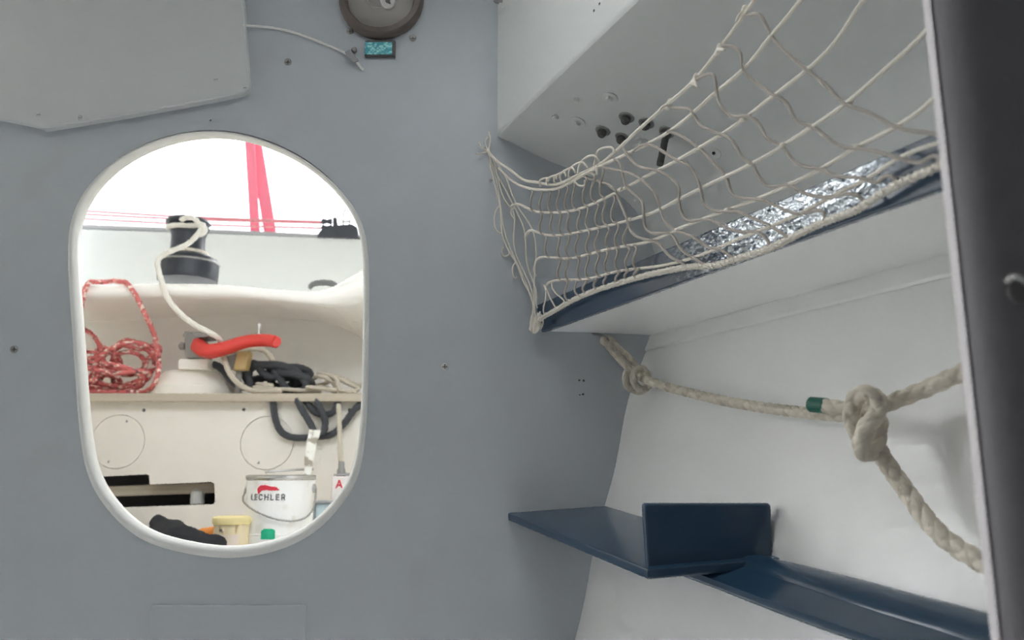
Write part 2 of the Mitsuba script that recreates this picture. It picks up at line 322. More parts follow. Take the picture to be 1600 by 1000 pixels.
struct('wall_cockpit_left', cat([hullball([[-0.98, 1.29, z] for z in (.43, 1.72)] + [[-1.78, 2.64, .43], [-1.78, 2.64, 2.18]], .008, 8), hullball([[-1.78, 2.64, z] for z in (.43, 1.4)] + [[-2.42, 3.77, z] for z in (.43, 1.4)], .008, 8)]), 'cockpit_white', False, 'left cockpit side, unseen, angled and raised to steer the light')  # out of view; set diagonal and high to shape the light
struct('wall_cockpit_right', trimesh.creation.box(bounds=[[0.42, 1.33, 0.42], [0.47, 3.78, 1.5]]), 'cockpit_white', False, 'right cockpit side')
zt = onY(350, 615.5, 2.6)[2]
k = thing('wooden_plank', 'weathered plywood plank edge running across the cockpit under the ropes', 'plank')
put(k, rbox([-1.74, 2.58, zt - 0.026], [0.42, 3.0, zt], 0.002), 'wood_weathered')
struct('wall_recess', extrude_y(sbox(-1.78, 0.42, zt - 0.01, 1.36), YR, 0.02), 'beam_white', False, 'white back wall of the recess above the plank')
# batten and foot inside the cut-out
k = thing('wooden_batten', 'weathered wooden batten lying inside the dark locker cut-out', 'batten')
b0, b1 = onY(60, 772, YP + 0.05), onY(334, 762, YP + 0.05)
put(k, hullball([b0 + [0, y, z] for y in (0, 0.04) for z in (-.014, .014)] + [b1 + [0, y, z] for y in (0, 0.04) for z in (-.014, .014)], 0.003), 'wood_weathered')
k = thing('pale_block', 'small pale plastic foot at the right end of the locker cut-out', 'block')
put(k, rcyl(onY(308, 787, YP + 0.06), (0, 0, 1), 0.022, 0.05, 0.2), 'panel_grey')
# overhanging beam: bullnosed front, grey underside, right end curving up into the coaming
sect = [(-60, 447, 468, 503), (60, 446, 467, 501), (130, 444, 466, 499), (200, 442, 464, 495), (290, 441, 463, 493), (360, 444, 464, 495), (420, 450, 468, 500), (470, 453, 473, 507), (500, 451, 476, 516), (520, 443, 477, 526), (540, 431, 475, 540), (560, 418, 470, 553), (590, 398, 460, 575), (640, 372, 442, 594), (720, 362, 432, 600), (850, 360, 430, 602), (1012, 360, 430, 602)]
R_, YF2 = [], 2.52
for px, pt, pm, pu in sect:
    xt = onY(px, 455, YF2)[0]
    zt2, zm = onY(px, pt, YF2)[2], onY(px, pm, YF2)[2]; zu = onY(px, pu, YR)[2]; h = zt2 - zm
    row = [(xt, 3.06, zt2 + 0.004), (xt, YF2 + 0.04, zt2 + 0.002)]
    for t in np.linspace(90, 270, 9): row.append((xt, YF2 + 0.5 * h * (1 - abs(math.cos(math.radians(t)))) + 0.0, zm + h * 0.5 + 0.5 * h * math.sin(math.radians(t))))
    row += [(xt, YF2 + 0.03, zm - 0.001), (xt, YR + 0.01, zu)]
    R_.append(row)
R_ = np.array(R_); cs = CubicSpline(np.arange(len(R_)), R_, axis=0); R_ = cs(np.linspace(0, len(R_) - 1, 90))
struct('trim_3', grid(R_), 'beam_white', 40, 'white overhanging cockpit beam curving up at its right end')
# far side wall and its toe rail
far = Polygon([onY(a, b, YT)[[0, 2]] for a, b in ((-140, 351), (118, 358), (350, 366), (500, 372), (560, 374), (760, 384), (1000, 392), (1000, 520), (-140, 520))])
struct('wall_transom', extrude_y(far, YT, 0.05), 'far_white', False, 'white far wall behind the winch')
rail = [onY(a, b, YT) for a, b in ((-140, 345), (118, 353), (350, 362), (500, 369), (560, 371), (760, 381), (1000, 389))]
struct('trim_4', tube(np.array(rail) + [0, 0.02, 0], 0.016, 10), 'grey_soft', True, 'grey rail on top of the far wall')
struct('ground', trimesh.creation.box(bounds=[[-800, 5, -1.0], [800, 900, -0.6]]), 'sea_water', False, 'open water beyond the boat')

# unseen awning and side cloths above the view, added to shade the cockpit
def shade_curtain(x, y1): return hullball([[x, 1.24, 1.36], [x, y1, 1.36], [x, y1, 1.72 + (y1 - 1.24) * 0.342], [x, 1.24, 1.72]], 0.004, 8)
m = cat([hullball([[x, y, z] for x, y, z in ((-1.16, 1.62, 1.84), (0.55, 1.62, 1.84), (-1.78, 2.64, 2.19), (-2.5, 3.9, 2.63), (0.55, 3.9, 2.63))], 0.005, 8), shade_curtain(0.5, 3.6), hullball([[-1.80, 2.64, 1.38], [-1.80, 2.64, 2.18], [-2.28, 3.5, 1.38], [-2.28, 3.5, 2.48]], .004, 8)])
struct('ceiling_added_awning', m, 'awning', False, 'pale unseen awning added to shade the cockpit')
# red straps and control lines against the sky
def strap(p, wpx, y, lbl):
    k = thing('red_strap', lbl, 'strap', 'red straps against the sky'); a, b = onY(*p[0], y), onY(*p[1], YT + .055); w = wpx * y / F / 2
    put(k, hullball([q + [s * w, d, 0] for q in (a, b) for s in (-1, 1) for d in (-.004, .004)], 0.002, 8), 'red_strap')
strap(((380, 50), (401, 400)), 14, 4.0, 'left of the two red straps rising side by side into the sky')
strap(((372, 50), (428, 400)), 18, 4.06, 'right of the two red straps, leaning to the left as it rises')
strap(((128, 200), (119, 400)), 15, 3.9, 'short red strap at the far left edge of the opening')
for i, (a, b, l) in enumerate((((40, 323), (504, 346.5), 'topmost of the three thin red lines running to the black block'), ((40, 329), (504, 348.5), 'middle of the three thin red lines running to the black block'), ((40, 336), (504, 356.5), 'lowest of the three thin red lines running to the black block'))):
    k = thing('control_line', l, 'line', 'thin red lines along the far rail'); A, B = onY(*a, 3.76), onY(*b, 3.76); mid = (A + B) / 2 - [0, 0, 0.01]
    put(k, rope(spl([A, mid, B], 20), 0.0062, 8, step=0.008, amp=0.1), 'red_line', True)
# traveller block
k = thing('traveller_block', 'black block with two small sheaves and a chrome shackle on the far rail', 'block')
yb = 3.76
body = [(498, 373), (500, 366), (507, 359), (524, 355), (552, 353), (560, 358), (562, 374)]
part(k, 'body', extrude_y(polyY(body, yb), yb - 0.03, 0.06), 'black_plastic')
part(k, 'post', extrude_y(polyY([(521, 357), (521, 341), (526, 340), (529, 357)], yb), yb - 0.012, 0.024), 'black_plastic')
for py in (346, 356):
    part(k, 'sheave', lathe([(0.0, -.025), (0.014, -.025), (0.016, -.018), (0.010, 0), (0.016, .018), (0.014, .025), (0, .025)], onY(511, py, yb), (1, 0, 0)), 'black_plastic')
sh = [onY(a, b, yb) for a, b in ((537, 354), (536, 342), (540, 328), (546, 332), (547, 343), (546, 354))]
part(k, 'shackle', tube(spl(sh, 30), 0.006), 'steel', True, 'chrome shackle')
part(k, 'shackle_pin', cyl(onY(534, 346, yb), onY(549, 346, yb), 0.006), 'steel')

# winch
WC = onY(293, 439, 2.72); WS = 2.72 / 0.972 / F
def wz(py): return onY(293, py, 2.72)[2] - WC[2]
k = thing('winch', 'black sheet winch standing on the white beam', 'winch')
def prof(L): return [(max(r * WS, 0), wz(py)) for r, py in L]
part(k, 'base', lathe(prof([(0, 440), (44, 440), (45, 436), (45, 413), (42, 409), (41, 405), (34, 402), (31, 400), (0, 400)]), WC), 'winch_black', 30)
part(k, 'base_ring', lathe(prof([(45, 414), (46.3, 413.4), (46.3, 412), (44, 410.5)]), WC), 'steel_dull', 30, 'thin grey ring')
part(k, 'drum', lathe(prof([(0, 402), (28, 402), (26.5, 396), (25.5, 385), (25.5, 370), (28, 362), (30, 359), (0, 359)]), WC - [4 * WS, 0, 0]), 'winch_black', 30)
part(k, 'self_tailing_jaw', lathe(prof([(0, 360), (29, 360), (33, 356), (29, 353.5), (34, 349), (31, 345), (22, 343), (0, 342)]), WC - [6 * WS, 0, 0]), 'winch_black', 30)
def winch_pt(ang, rpx, py): return WC + np.array([-4 * WS + rpx * WS * math.cos(math.radians(ang)), rpx * WS * math.sin(math.radians(ang)), wz(py)])
k = thing('winch_rope', 'cream and white line wound on the winch and led down over the beam', 'rope')
pts = [winch_pt(t, 31, 357 - 4 * math.sin(math.radians(t))) for t in range(60, 330, 30)]
pts += [onY(318, 352, 2.62), onY(312, 362, 2.60), onY(295, 380, 2.59), onY(266, 393, 2.57), onY(248, 405, 2.56), onY(247, 420, 2.54), onY(255, 448, 2.505), onY(262, 466, 2.50), onY(282, 490, 2.50), onY(305, 508, 2.50), onY(330, 521, 2.52), onY(345, 533, 2.56)]
part(k, 'line', rope(spl(pts, 160), 0.0095, 12, step=0.004), 'rope_white', True)
pts = [winch_pt(t, 29, 397 - 3 * t / 360) for t in range(-200, 170, 20)]
part(k, 'wrap', rope(spl(pts, 90), 0.0085, 12, step=0.004), 'rope_cream', True, 'tan wrap round the winch drum')
pts = [onY(a, b, 2.6) for a, b in ((282, 345), (292, 340), (304, 342), (312, 350), (320, 357), (318, 364), (310, 366))]
part(k, 'tail_loop', rope(spl(pts, 60), 0.0095, 12, step=0.004), 'rope_white', True)

# red flecked rope, coil on the plank and bights over the beam
def fleck(m, base, dark, light, seed):
    v = m.vertices; n = meshkit.noise(v * 110, seed)[:, None]; n2 = meshkit.noise(v * 90 + 31, seed)[:, None]
    return np.where(n > 0.66, light, np.where(n2 > 0.7, dark, base))
def red_rope(k, name, pts, n, s, r=0.0085):
    m = rope(spl(pts, n), r, 12, step=0.0035)
    part(k, name, m, 'fleck', True, color=fleck(m, np.array([[0.60, 0.16, 0.155]]), np.array([[0.24, 0.07, 0.08]]), np.array([[0.82, 0.66, 0.58]]), s))
k = thing('red_flecked_rope', 'red and white flecked rope heaped on the left end of the plank', 'rope')
pts = [onY(a, b, y) for a, b, y in ((112, 545, 2.6), (120, 510, 2.54), (126, 480, 2.50), (131, 458, 2.50), (137, 444, 2.51), (145, 440.5, 2.55), (170, 440, 2.68), (176, 439, 2.70), (186, 440, 2.56), (196, 441, 2.52), (203, 448, 2.50), (213, 463, 2.49), (226, 490, 2.50), (238, 515, 2.54), (245, 540, 2.58), (248, 565, 2.6), (247, 583, 2.6), (238, 604, 2.62), (220, 612, 2.66), (180, 613, 2.66), (140, 612, 2.66), (100, 612, 2.66))]
red_rope(k, 'bight', pts, 300, 1)
lr = random.Random(5)
def ell(cx, cy, rx, ry, tilt, a0, a1, y0, n):
    o = []
    for t in np.linspace(a0, a1, n):
        t = math.radians(t); x, y = rx * math.cos(t), ry * math.sin(t); q = math.radians(tilt)
        o.append(onY(cx + x * math.cos(q) - y * math.sin(q), cy + x * math.sin(q) + y * math.cos(q), y0 + 0.05 * math.sin(t)))
    return o
pts = ell(195, 570, 50, 32, -20, 150, 400, 2.68, 9) + ell(200, 568, 26, 18, 0, 60, 420, 2.72, 10) + ell(170, 588, 55, 19, 8, -100, 200, 2.66, 9) + ell(185, 596, 50, 13, -12, -90, 230, 2.66, 9)
red_rope(k, 'coil', pts, 420, 2)
pts = ell(150, 590, 40, 20, 20, 0, 330, 2.72, 9) + ell(198, 592, 22, 14, 0, 150, 480, 2.76, 9) + ell(140, 575, 24, 26, 0, 90, 420, 2.78, 9) + ell(170, 560, 22, 12, 40, 90, 420, 2.78, 9)
red_rope(k, 'coil', pts, 420, 3)
pts = [onY(a, b, 2.74) for a, b in ((112, 512), (132, 515), (150, 530), (160, 555), (156, 575), (142, 588), (150, 602), (190, 603), (225, 590), (240, 575), (238, 556), (222, 541), (200, 532), (183, 540), (178, 560), (188, 575), (176, 586), (150, 580), (128, 576))]
red_rope(k, 'coil', pts, 300, 4)
pts = [onY(a, b, y) for a, b, y in ((110, 560, 2.7), (140, 560, 2.72), (160, 556, 2.74), (182, 545, 2.76), (196, 540, 2.7), (222, 545, 2.68), (246, 541, 2.66), (250, 548, 2.66), (232, 560, 2.7), (222, 590, 2.72), (200, 604, 2.70), (160, 600, 2.70), (120, 606, 2.70))]
red_rope(k, 'coil', pts, 300, 5)

# pump: conical base, pad, metal bracket, red handle, wing bolt
zt3 = zt
k = thing('hand_pump', 'pump with a curved red handle on a white conical base on the plank', 'pump')
c0 = onY(306, 614, 2.74); c0[2] = zt3
part(k, 'base', lathe([(0, 0), (0.150, 0), (0.149, 0.03), (0.128, 0.062), (0.105, 0.083), (0.098, 0.086), (0, 0.086)], c0), 'cockpit_white', 30)
p0, p1 = onY(279, 575, 2.62), onY(327, 561, 2.62)
part(k, 'pad', rbox([p0[0], 2.61, p0[2] - 0.005], [p1[0], 2.75, p1[2]], 0.005), 'cockpit_white')
yb = 2.6
def slab(pix, y, dep, bev=0.003): 
    return hullball([onY(a, b, y) + [0, d, 0] for a, b in pix for d in (0, dep)], bev, 8)
part(k, 'bracket', cat([slab([(291, 558), (290, 524), (297, 521), (318, 537), (318, 558)], yb + 0.006, 0.07), slab([(287, 524), (290, 519), (322, 521), (326, 525), (297, 528)], yb + 0.01, 0.08)]), 'cast_grey', 30, 'grey metal bracket')
part(k, 'bracket_knob', rcyl(onY(289, 541, yb + 0.03), (-1, 0, 0), 0.012, 0.02, 0.3), 'cast_grey')
path = [onY(a, b, y) for a, b, y in ((301, 535, 2.66), (312, 542, 2.60), (322, 549, 2.555), (330, 549, 2.545), (345, 546, 2.545), (362, 541, 2.545), (380, 535, 2.545), (400, 532, 2.54), (418, 532, 2.52), (431, 534, 2.50))]
pp = spl(path, 60); hp = np.interp(np.linspace(0, 1, 60), [0, .3, .45, .7, 1], [0.023, 0.024, 0.021, 0.019, 0.0195])
S_ = 20; an = np.arange(S_) * 2 * np.pi / S_; sq = (np.abs(np.cos(an)) ** 5 + np.abs(np.sin(an)) ** 5) ** (-1 / 5)
part(k, 'handle', sweep(pp, hp[:, None] * sq[None] * 0.92), 'red_plastic', 40, 'curved red handle')
q = onY(422, 533, 2.492)
part(k, 'handle_cap', rcyl(onY(431, 534, 2.5), (0.55, -0.83, 0.0), 0.0165, 0.004, 0.3), 'red_plastic')
qb = onY(404, 524, 2.54)
part(k, 'wing_bolt', cat([cyl(qb - [0, 0, .005], qb + [0, 0, 0.026], 0.004), rcyl(qb, (0, 0, 1), 0.010, 0.006), hullball([qb + [0.001, 0, 0.022], qb + [0.003, 0, 0.036], qb + [-.003, 0, .036]], 0.004)]), 'steel', 30, 'chrome bolt')
k = thing('brass_bracket', 'tan block hanging under the red pump handle', 'bracket')
part(k, 'block', slab([(372, 551), (388, 550), (382, 576), (366, 577)], 2.60, 0.04), 'brass')
part(k, 'cheek', slab([(354, 558), (370, 553), (366, 578), (360, 576)], 2.61, 0.03), 'cast_grey', 30, 'grey cheek')
part(k, 'support_post', cyl(onY(374, 575, 2.63), np.array([onY(374, 575, 2.63)[0], 2.63, zt3]), 0.010), 'cast_grey')

# ropes on the right of the plank
k = thing('beige_hose', 'pale beige hose looping behind the red handle and along the plank', 'hose')
pts = [onY(a, b, y) for a, b, y in ((427, 575, 2.66), (424, 560, 2.66), (415, 549, 2.66), (402, 545, 2.65), (385, 546, 2.64), (368, 548, 2.64), (352, 553, 2.62), (352, 566, 2.58), (358, 582, 2.56), (370, 597, 2.56), (385, 607, 2.58), (400, 611, 2.6), (420, 611, 2.6), (441, 611, 2.6))]
put(k, tube(spl(pts, 120), 0.0088, 12), 'rope_beige', True)
k = thing('dark_rope', 'charcoal rope heaped on the plank right of the pump with loops hanging below', 'rope')
def drope(pts, n=200, r=0.013): part(k, 'loop', rope(spl(pts, n), r, 14, amp=0.08, step=0.006), 'rope_dark', True)
part(k, 'heap', rope(spl(ell(425, 590, 42, 20, 5, 0, 350, 2.70, 9) + ell(445, 592, 40, 17, -10, 0, 360, 2.74, 9) + ell(415, 592, 28, 20, 30, 10, 380, 2.78, 9) + ell(455, 598, 33, 14, 10, 30, 420, 2.70, 9) + ell(430, 600, 40, 11, 0, 30, 380, 2.76, 9), 420), 0.013, 14, amp=0.08, step=0.007), 'rope_dark', True)
part(k, 'heap', rope(spl([onY(a, b, 2.66) for a, b in ((328, 571), (336, 570), (346, 576), (357, 588), (372, 602), (390, 604), (386, 585), (388, 570), (398, 568), (410, 582), (430, 588), (440, 575), (460, 578), (472, 590), (478, 604), (470, 611), (450, 609), (440, 596), (425, 580))], 260), 0.0125, 14, amp=0.08, step=0.007), 'rope_dark', True)
YL = 2.600
drope([onY(a, b, y) for a, b, y in ((427, 621, YL), (427, 630, YL), (428, 642, YL), (432, 660, YL), (440, 675, YL), (455, 683, YL), (475, 684, YL), (500, 682, YL), (515, 680, YL), (530, 670, YL), (545, 652, YL), (556, 638, YL), (570, 626, YL), (574, 621, YL))], r=.0112)
drope([onY(a, b, y) for a, b, y in ((463, 621, YL - .01), (466, 628, YL - .012), (474, 644, YL - .016), (486, 664, YL - .022), (496, 678, YL - .024), (505, 674, YL - .022), (508, 660, YL - .02), (504, 645, YL - .026), (497, 630, YL - .014), (494, 621, YL - .01))], r=.0112)
drope([onY(a, b, y) for a, b, y in ((474, 621, YL + .004), (481, 631, YL + .004), (493, 644, YL), (508, 648, YL), (521, 643, YL), (527, 630, YL), (527, 621, YL))], r=.0112)
k = thing('beige_rope', 'thin beige rope lying in a loose pile at the right end of the plank', 'rope')
pts = [onY(a, b, y) for a, b, y in ((452, 612, 2.66), (480, 608, 2.68), (510, 606, 2.7), (525, 612, 2.68), (520, 598, 2.66), (505, 589, 2.66), (490, 592, 2.70), (486, 602, 2.72), (505, 600, 2.72), (525, 592, 2.7), (545, 600, 2.68), (560, 608, 2.68), (548, 612, 2.66), (531, 611, 2.62), (528, 598, 2.62), (515, 587, 2.66), (498, 583, 2.7), (522, 588, 2.76), (545, 596, 2.78), (575, 606, 2.74))]
part(k, 'coil', rope(spl(pts, 320), 0.0075, 12, step=0.004), 'rope_beige', True)
pts = [onY(a, b, y) for a, b, y in ((400, 600, 2.64), (420, 604, 2.62), (395, 606, 2.62), (430, 608, 2.62), (470, 610, 2.64), (500, 612, 2.64), (480, 606, 2.62), (520, 609, 2.62), (556, 612, 2.62))]
part(k, 'coil', rope(spl(pts, 200), 0.0075, 12, step=0.004), 'rope_beige', True)
k = thing('dark_line_coil', 'small grey coil of line on the beam by its upturned right end', 'rope')
pts = []
for t in np.linspace(0, 1080, 30):
    pts.append(onY(505 + 20 * math.cos(math.radians(t)), 447 - 7 * abs(math.sin(math.radians(t))) + t / 1080 * 3, 2.66 + 0.08 * math.sin(math.radians(t))))
put(k, rope(spl(pts, 140), 0.008, 12, step=0.005), 'rope_grey', True)

# paint tin and what stands round it
zf = 0.45
k = thing('paint_tin', 'white paint tin with a red flag logo and wire handle on the cockpit floor', 'paint tin')
CY = 2.2; cx = onY(439, 760, CY)[0]; RT = 0.0875; ztop = onY(437, 748, CY)[2]
C0 = np.array([cx, CY, zf])
H = ztop - zf
part(k, 'can', lathe([(0, 0), (RT * .99, 0), (RT, 0.004), (RT, H * 0.50), (RT + .0012, H * 0.505), (RT + .0012, H * 0.515), (RT, H * .52), (RT, H - 0.012), (RT + 0.001, H - .01), (RT + .001, H - .004), (RT - .004, H)], C0, n=72), 'tin_white', 30)
part(k, 'rim', lathe([(RT - .006, H - .002), (RT + .002, H - .003), (RT + .005, H + .002), (RT + .004, H + .008), (RT - .002, H + .010), (RT - .010, H + .006), (RT - .012, H - .01), (RT - .02, H - .03), (0, H - .03)], C0, n=72), 'steel', 30, 'bare metal rim')
lid = [C0 + [RT * .93 * math.cos(t), RT * .93 * math.sin(t), H + 0.012 + 0.014 * (math.cos(t - 0.6) * .5 + .5)] for t in np.linspace(0.2, 2.4, 40)]
part(k, 'bent_lid', tube(np.array(lid), 0.003, 8), 'steel', True, 'bent up edge of the lid')
def bend(m, ang0, z0):
    """flat (x right, y up, z out) onto the tin's side"""
    v = np.array(m.vertices); t = ang0 + v[:, 0] / RT; r = RT + v[:, 2]
    return trimesh.Trimesh(np.stack([C0[0] + r * np.sin(t), C0[1] - r * np.cos(t), z0 + v[:, 1]], 1), m.faces, process=False)
LT, xx = [], 0.0
for ch in 'LECHLER':
    t_ = meshkit.text_mesh(ch, 0.0150, 0.0012, True); w_ = t_.bounds[1, 0] - t_.bounds[0, 0]; t_.apply_translation([-t_.bounds[0, 0], 0, .0002]); t_.apply_scale([1.12, 1, 1]); t_.apply_translation([xx, 0, 0]); LT.append(t_); xx += w_ * 1.12 + 0.0062
tx = cat(LT); tx.apply_translation([-xx / 2, 0, 0]); tx.apply_scale([0.102 / xx, 1, 1])
ang = -0.11
part(k, 'lettering', bend(tx.subdivide(), ang, onY(429, 781.5, CY - RT)[2]), 'logo_grey', False, 'dark grey lettering LECHLER')
fl = Polygon([(-.027, -.008), (-.030, .004), (-.020, .0125), (-.006, .0135), (.008, .0095), (.022, .0085), (.031, .0), (.012, -.0015), (-.004, .0005), (-.016, -.001), (-.026, -.010)])
m = trimesh.creation.extrude_polygon(fl, 0.0012, engine='earcut'); m = m.subdivide().subdivide(); m.apply_translation([0, 0, .0002])
part(k, 'logo', bend(m, ang, onY(429, 766, CY - RT)[2]), 'logo_red', False, 'red waving flag logo')
m = trimesh.creation.extrude_polygon(Polygon([(-.02, -.02), (-.02, .001), (-.012, .006), (.008, .006), (.016, .002), (.016, -.02)]), 0.0012, engine='earcut').subdivide().subdivide(); m.apply_translation([0, 0, .0002])
part(k, 'green_mark', bend(m, 0.0, onY(437, 830, CY - RT)[2]), 'logo_green', False, 'green mark')
zl = onY(390, 763, CY)[2]
for s in (-1, 1): part(k, 'ear', rcyl(C0 + [s * RT, 0, zl - zf], (s, 0, 0), 0.012, 0.006, 0.3), 'steel', 30, 'metal ear for the handle')
hd = [C0 + [RT * 1.09 * math.cos(t), -RT * 1.09 * math.sin(t), zl - zf - 0.070 * math.sin(t) ** .4 * (1 + .45 * math.cos(t))] for t in np.linspace(math.pi, 1e-6, 50)]
part(k, 'handle', tube(np.array(hd), 0.0024, 8), 'steel_dull', True, 'wire handle')
k = thing('stirring_stick', 'paint splattered stick standing in the paint tin', 'stick')
s0 = np.array([cx + 0.062, CY, ztop - 0.02]); s1 = onY(492, 671, CY)
q = []
for t, w in ((0, .006), (0.25, .009), (.5, .012), (.8, .0135), (1, .0155)):
    cc = s0 + (s1 - s0) * t + np.array([math.sin(t * 7) * .003, 0, 0]); q.append([cc + [-w, -.003, 0], cc + [w, -.003, -.002], cc + [w, .003, -.002], cc + [-w, .003, 0], cc + [-w, -.003, 0]])
m = grid(np.array(q)); cap = trimesh.Trimesh(np.array(q[-1][:4]), [[0, 1, 2], [0, 2, 3]]); put(k, cat([m, cap]), 'splatter', 30)
k = thing('plastic_tub', 'cream plastic tub with a yellow lid and brown drips left of the paint tin', 'tub')
TC = onY(364, 800, 2.13); TC[2] = zf; hz = onY(364, 812, 2.13)[2] - zf; r1 = 0.0465
part(k, 'tub', lathe([(0, 0), (r1 * .82, 0), (r1 * .84, .004), (r1 * .97, hz), (0, hz)], TC, n=48), 'tub_body', 30)
part(k, 'lid', lathe([(r1 * .9, hz - .012), (r1 * 1.06, hz - .010), (r1 * 1.08, hz), (r1 * 1.04, hz + .006), (r1 * .9, hz + .009), (0, hz + .007)], TC, n=48), 'tub_lid', 30, 'yellow lid')
aa = np.linspace(-0.75, 1.0, 16); lo, hi = 0.02, hz - 0.035
for (a0, a1) in ((-.55, .05), (.12, .75)):
    aa = np.linspace(a0, a1, 10); rr = lambda z: r1 * (.84 + .13 * z / hz) + .0007
    Pl = np.array([[TC + [rr(z) * math.sin(t), -rr(z) * math.cos(t), z] for t in aa] for z in np.linspace(lo, hi, 4)])
    part(k, 'paper_label', grid(Pl), 'paper_label', True, 'faded paper label')
for i, w in enumerate(('THIX', 'ONE')):
    t_ = meshkit.text_mesh('PLV'[i:i + 2], 0.007, .0008, True); v = np.array(t_.vertices); rr = r1 * .96 + .0006
    th = -.40 + v[:, 0] / rr; z = hz - .028 - .018 * i + v[:, 1]
    part(k, 'lettering', trimesh.Trimesh(np.stack([TC[0] + (rr + v[:, 2]) * np.sin(th), TC[1] - (rr + v[:, 2]) * np.cos(th), zf + z], 1), t_.faces), 'logo_grey', False)
def blob(pts, r, seed, amp=0.016, n=5):
    m = hullball(pts, r, 24); m = m.subdivide_to_size(0.014); m.merge_vertices()
    v = m.vertices; m.vertices = v + m.vertex_normals * ((meshkit.fbm(v * 22, 4, seed) - .5) * 2 * amp)[:, None]; return m
k = thing('black_bag', 'black crumpled bag lying on the cockpit floor behind the lower rim', 'bag')
q = [onY(a, b, y) for a, b, y in ((250, 822, 2.0), (272, 828, 2.0), (300, 838, 1.98), (325, 848, 1.98), (262, 840, 1.95), (335, 852, 1.98))]
g = [np.array([p[0], p[1] + d, zf + .035]) for p in q for d in (-.05, .06)]
put(k, cat([blob(q[:2] + g[:4] + q[4:5], 0.022, 3), blob(q[1:6] + g[2:], 0.022, 4)]), 'cloth_black', 40)
k = thing('orange_cloth', 'small orange cloth between the black bag and the tub', 'cloth')
q = [onY(a, b, 2.22) for a, b in ((318, 832), (335, 830), (350, 832))]
put(k, blob(q + [np.array([p[0], p[1] + .03, zf + .02]) for p in q], 0.014, 9, .006), 'orange', 40)
k = thing('black_shadow_shape', 'black shape standing for shadow at the foot of the panel at the lower left of the opening', 'cloth')  # dark lump added where only shadow lies
q = [onY(a, b, 2.45) for a, b in ((100, 800), (160, 800), (176, 806))] + [onY(a, b, 2.4) for a, b in ((100, 850), (190, 850))]
put(k, blob([np.array([p[0], p[1], max(p[2], zf + .02)]) for p in q] + [np.array([p[0], p[1], zf + .012]) for p in q], 0.014, 11, .008), 'cloth_black', 40)
# carton with brush handle, small jar
k = thing('white_carton', 'white carton with a red letter right of the paint tin', 'carton')
q0, q1 = onY(519, 742, 2.42), onY(572, 742, 2.42)
part(k, 'box', rbox([q0[0], 2.42, zf], [q1[0], 2.54, q0[2] - .004], 0.003), 'carton')
part(k, 'top_flap', hullball([[q0[0] + .004, 2.425, q0[2]], [q1[0], 2.425, q0[2] - .002], [q0[0] + .02, 2.53, q0[2] + .004], [q1[0], 2.53, q0[2]]], .002, 8), 'grey_soft', 30, 'grey top')
tx = meshkit.text_mesh('A', 0.022, .001, True); v = np.array(tx.vertices); q = onY(524, 762, 2.42)
part(k, 'letter', trimesh.Trimesh(np.stack([q[0] + v[:, 0], 2.4195 - v[:, 2], q[2] + v[:, 1]], 1), tx.faces), 'logo_red', False, 'red letter')
k = thing('brush_handle', 'pale wooden handle standing in the carton up to the plank', 'handle')
h0, h1 = onY(533, 738, 2.47), onY(529, 632, 2.54)
part(k, 'shaft', cyl(h0, h1, 0.0075), 'rope_beige', 30)
part(k, 'socket', lathe([(0, 0), (.013, 0), (.013, .015), (.009, .03), (.009, .045), (0, .045)], h0 - [0, 0, .012]), 'steel_dull', 30, 'dull metal socket')
k = thing('small_jar', 'pale blue jar in a grey frame just right of the paint tin', 'jar')
q0, q1 = onY(489, 783, 2.32), onY(525, 783, 2.32)
part(k, 'jar', rbox([q0[0] + .006, 2.32, zf], [q1[0], 2.39, q0[2] - .006], .006), 'pale_blue')
part(k, 'frame', cat([rbox([q0[0], 2.31, q0[2] - .006], [q1[0] + .004, 2.40, q0[2]], .002), rbox([q0[0], 2.31, zf], [q0[0] + .006, 2.40, q0[2]], .002)]), 'grey_soft', 30, 'grey frame')

# ---------------------------------------------------------------- fittings on the bulkhead
k = thing('cover_board', 'grey white board with a rounded corner screwed over the bulkhead at upper left', 'board')
bp = Polygon([onY(a, b, 1.236)[[0, 2]] for a, b in ((-160, -80), (376, -80), (381, 20), (384, 70), (389, 130), (387, 140), (378, 145), (330, 155), (200, 179), (66, 201), (62, 197), (8, 186), (-160, 160))])
m = extrude_y(bp, 1.236, 0.0145)
part(k, 'board', m, 'paint_board', False)
e = [onY(a, b, 1.236) for a, b in ((376, -80), (381, 20), (384, 70), (389, 130), (387, 140), (378, 145), (330, 155), (200, 179), (66, 201))]
part(k, 'edge', tube(resample(np.array(e), .01), 0.0022, 8), 'paint_board', True)
for a, b in ((337, 124), (60, 179), (125, 184), (383, 137)):
    s = part(k, 'screw', rcyl(onY(a, b, 1.236) + [0, .001, 0], (0, -1, 0), 0.0042, 0.003, .4), 'panel_grey', 30)
    q = onY(a, b, 1.2328); part(s, 'slot', rbox(q - [.003, .0006, .0006], q + [.003, .0004, .0006], .0003, 6), 'grey_soft')
k = thing('bulkhead_cable', 'thin white cable curving from the board to a clip on the bulkhead', 'cable')
pts = [onY(a, b, y) for a, b, y in ((380, 40, 1.235), (400, 41, 1.244), (440, 46, 1.246), (480, 58, 1.246), (515, 72, 1.246), (540, 83, 1.244), (552, 90, 1.242), (562, 103, 1.243), (568, 109, 1.246))]
put(k, tube(spl(pts, 80), 0.0021, 8), 'paint_rim', True)
k = thing('cable_clip', 'small dark clip with a screw under the compass', 'clip')
part(k, 'clip', hullball([onY(a, b, y) for a, b in ((540, 82), (546, 79), (559, 95), (553, 97)) for y in (1.236, 1.248)], .0016, 8), 'grey_soft')
part(k, 'screw', rcyl(onY(554, 79, 1.249), (0, -1, 0), .0048, .005, .4), 'steel_dull')
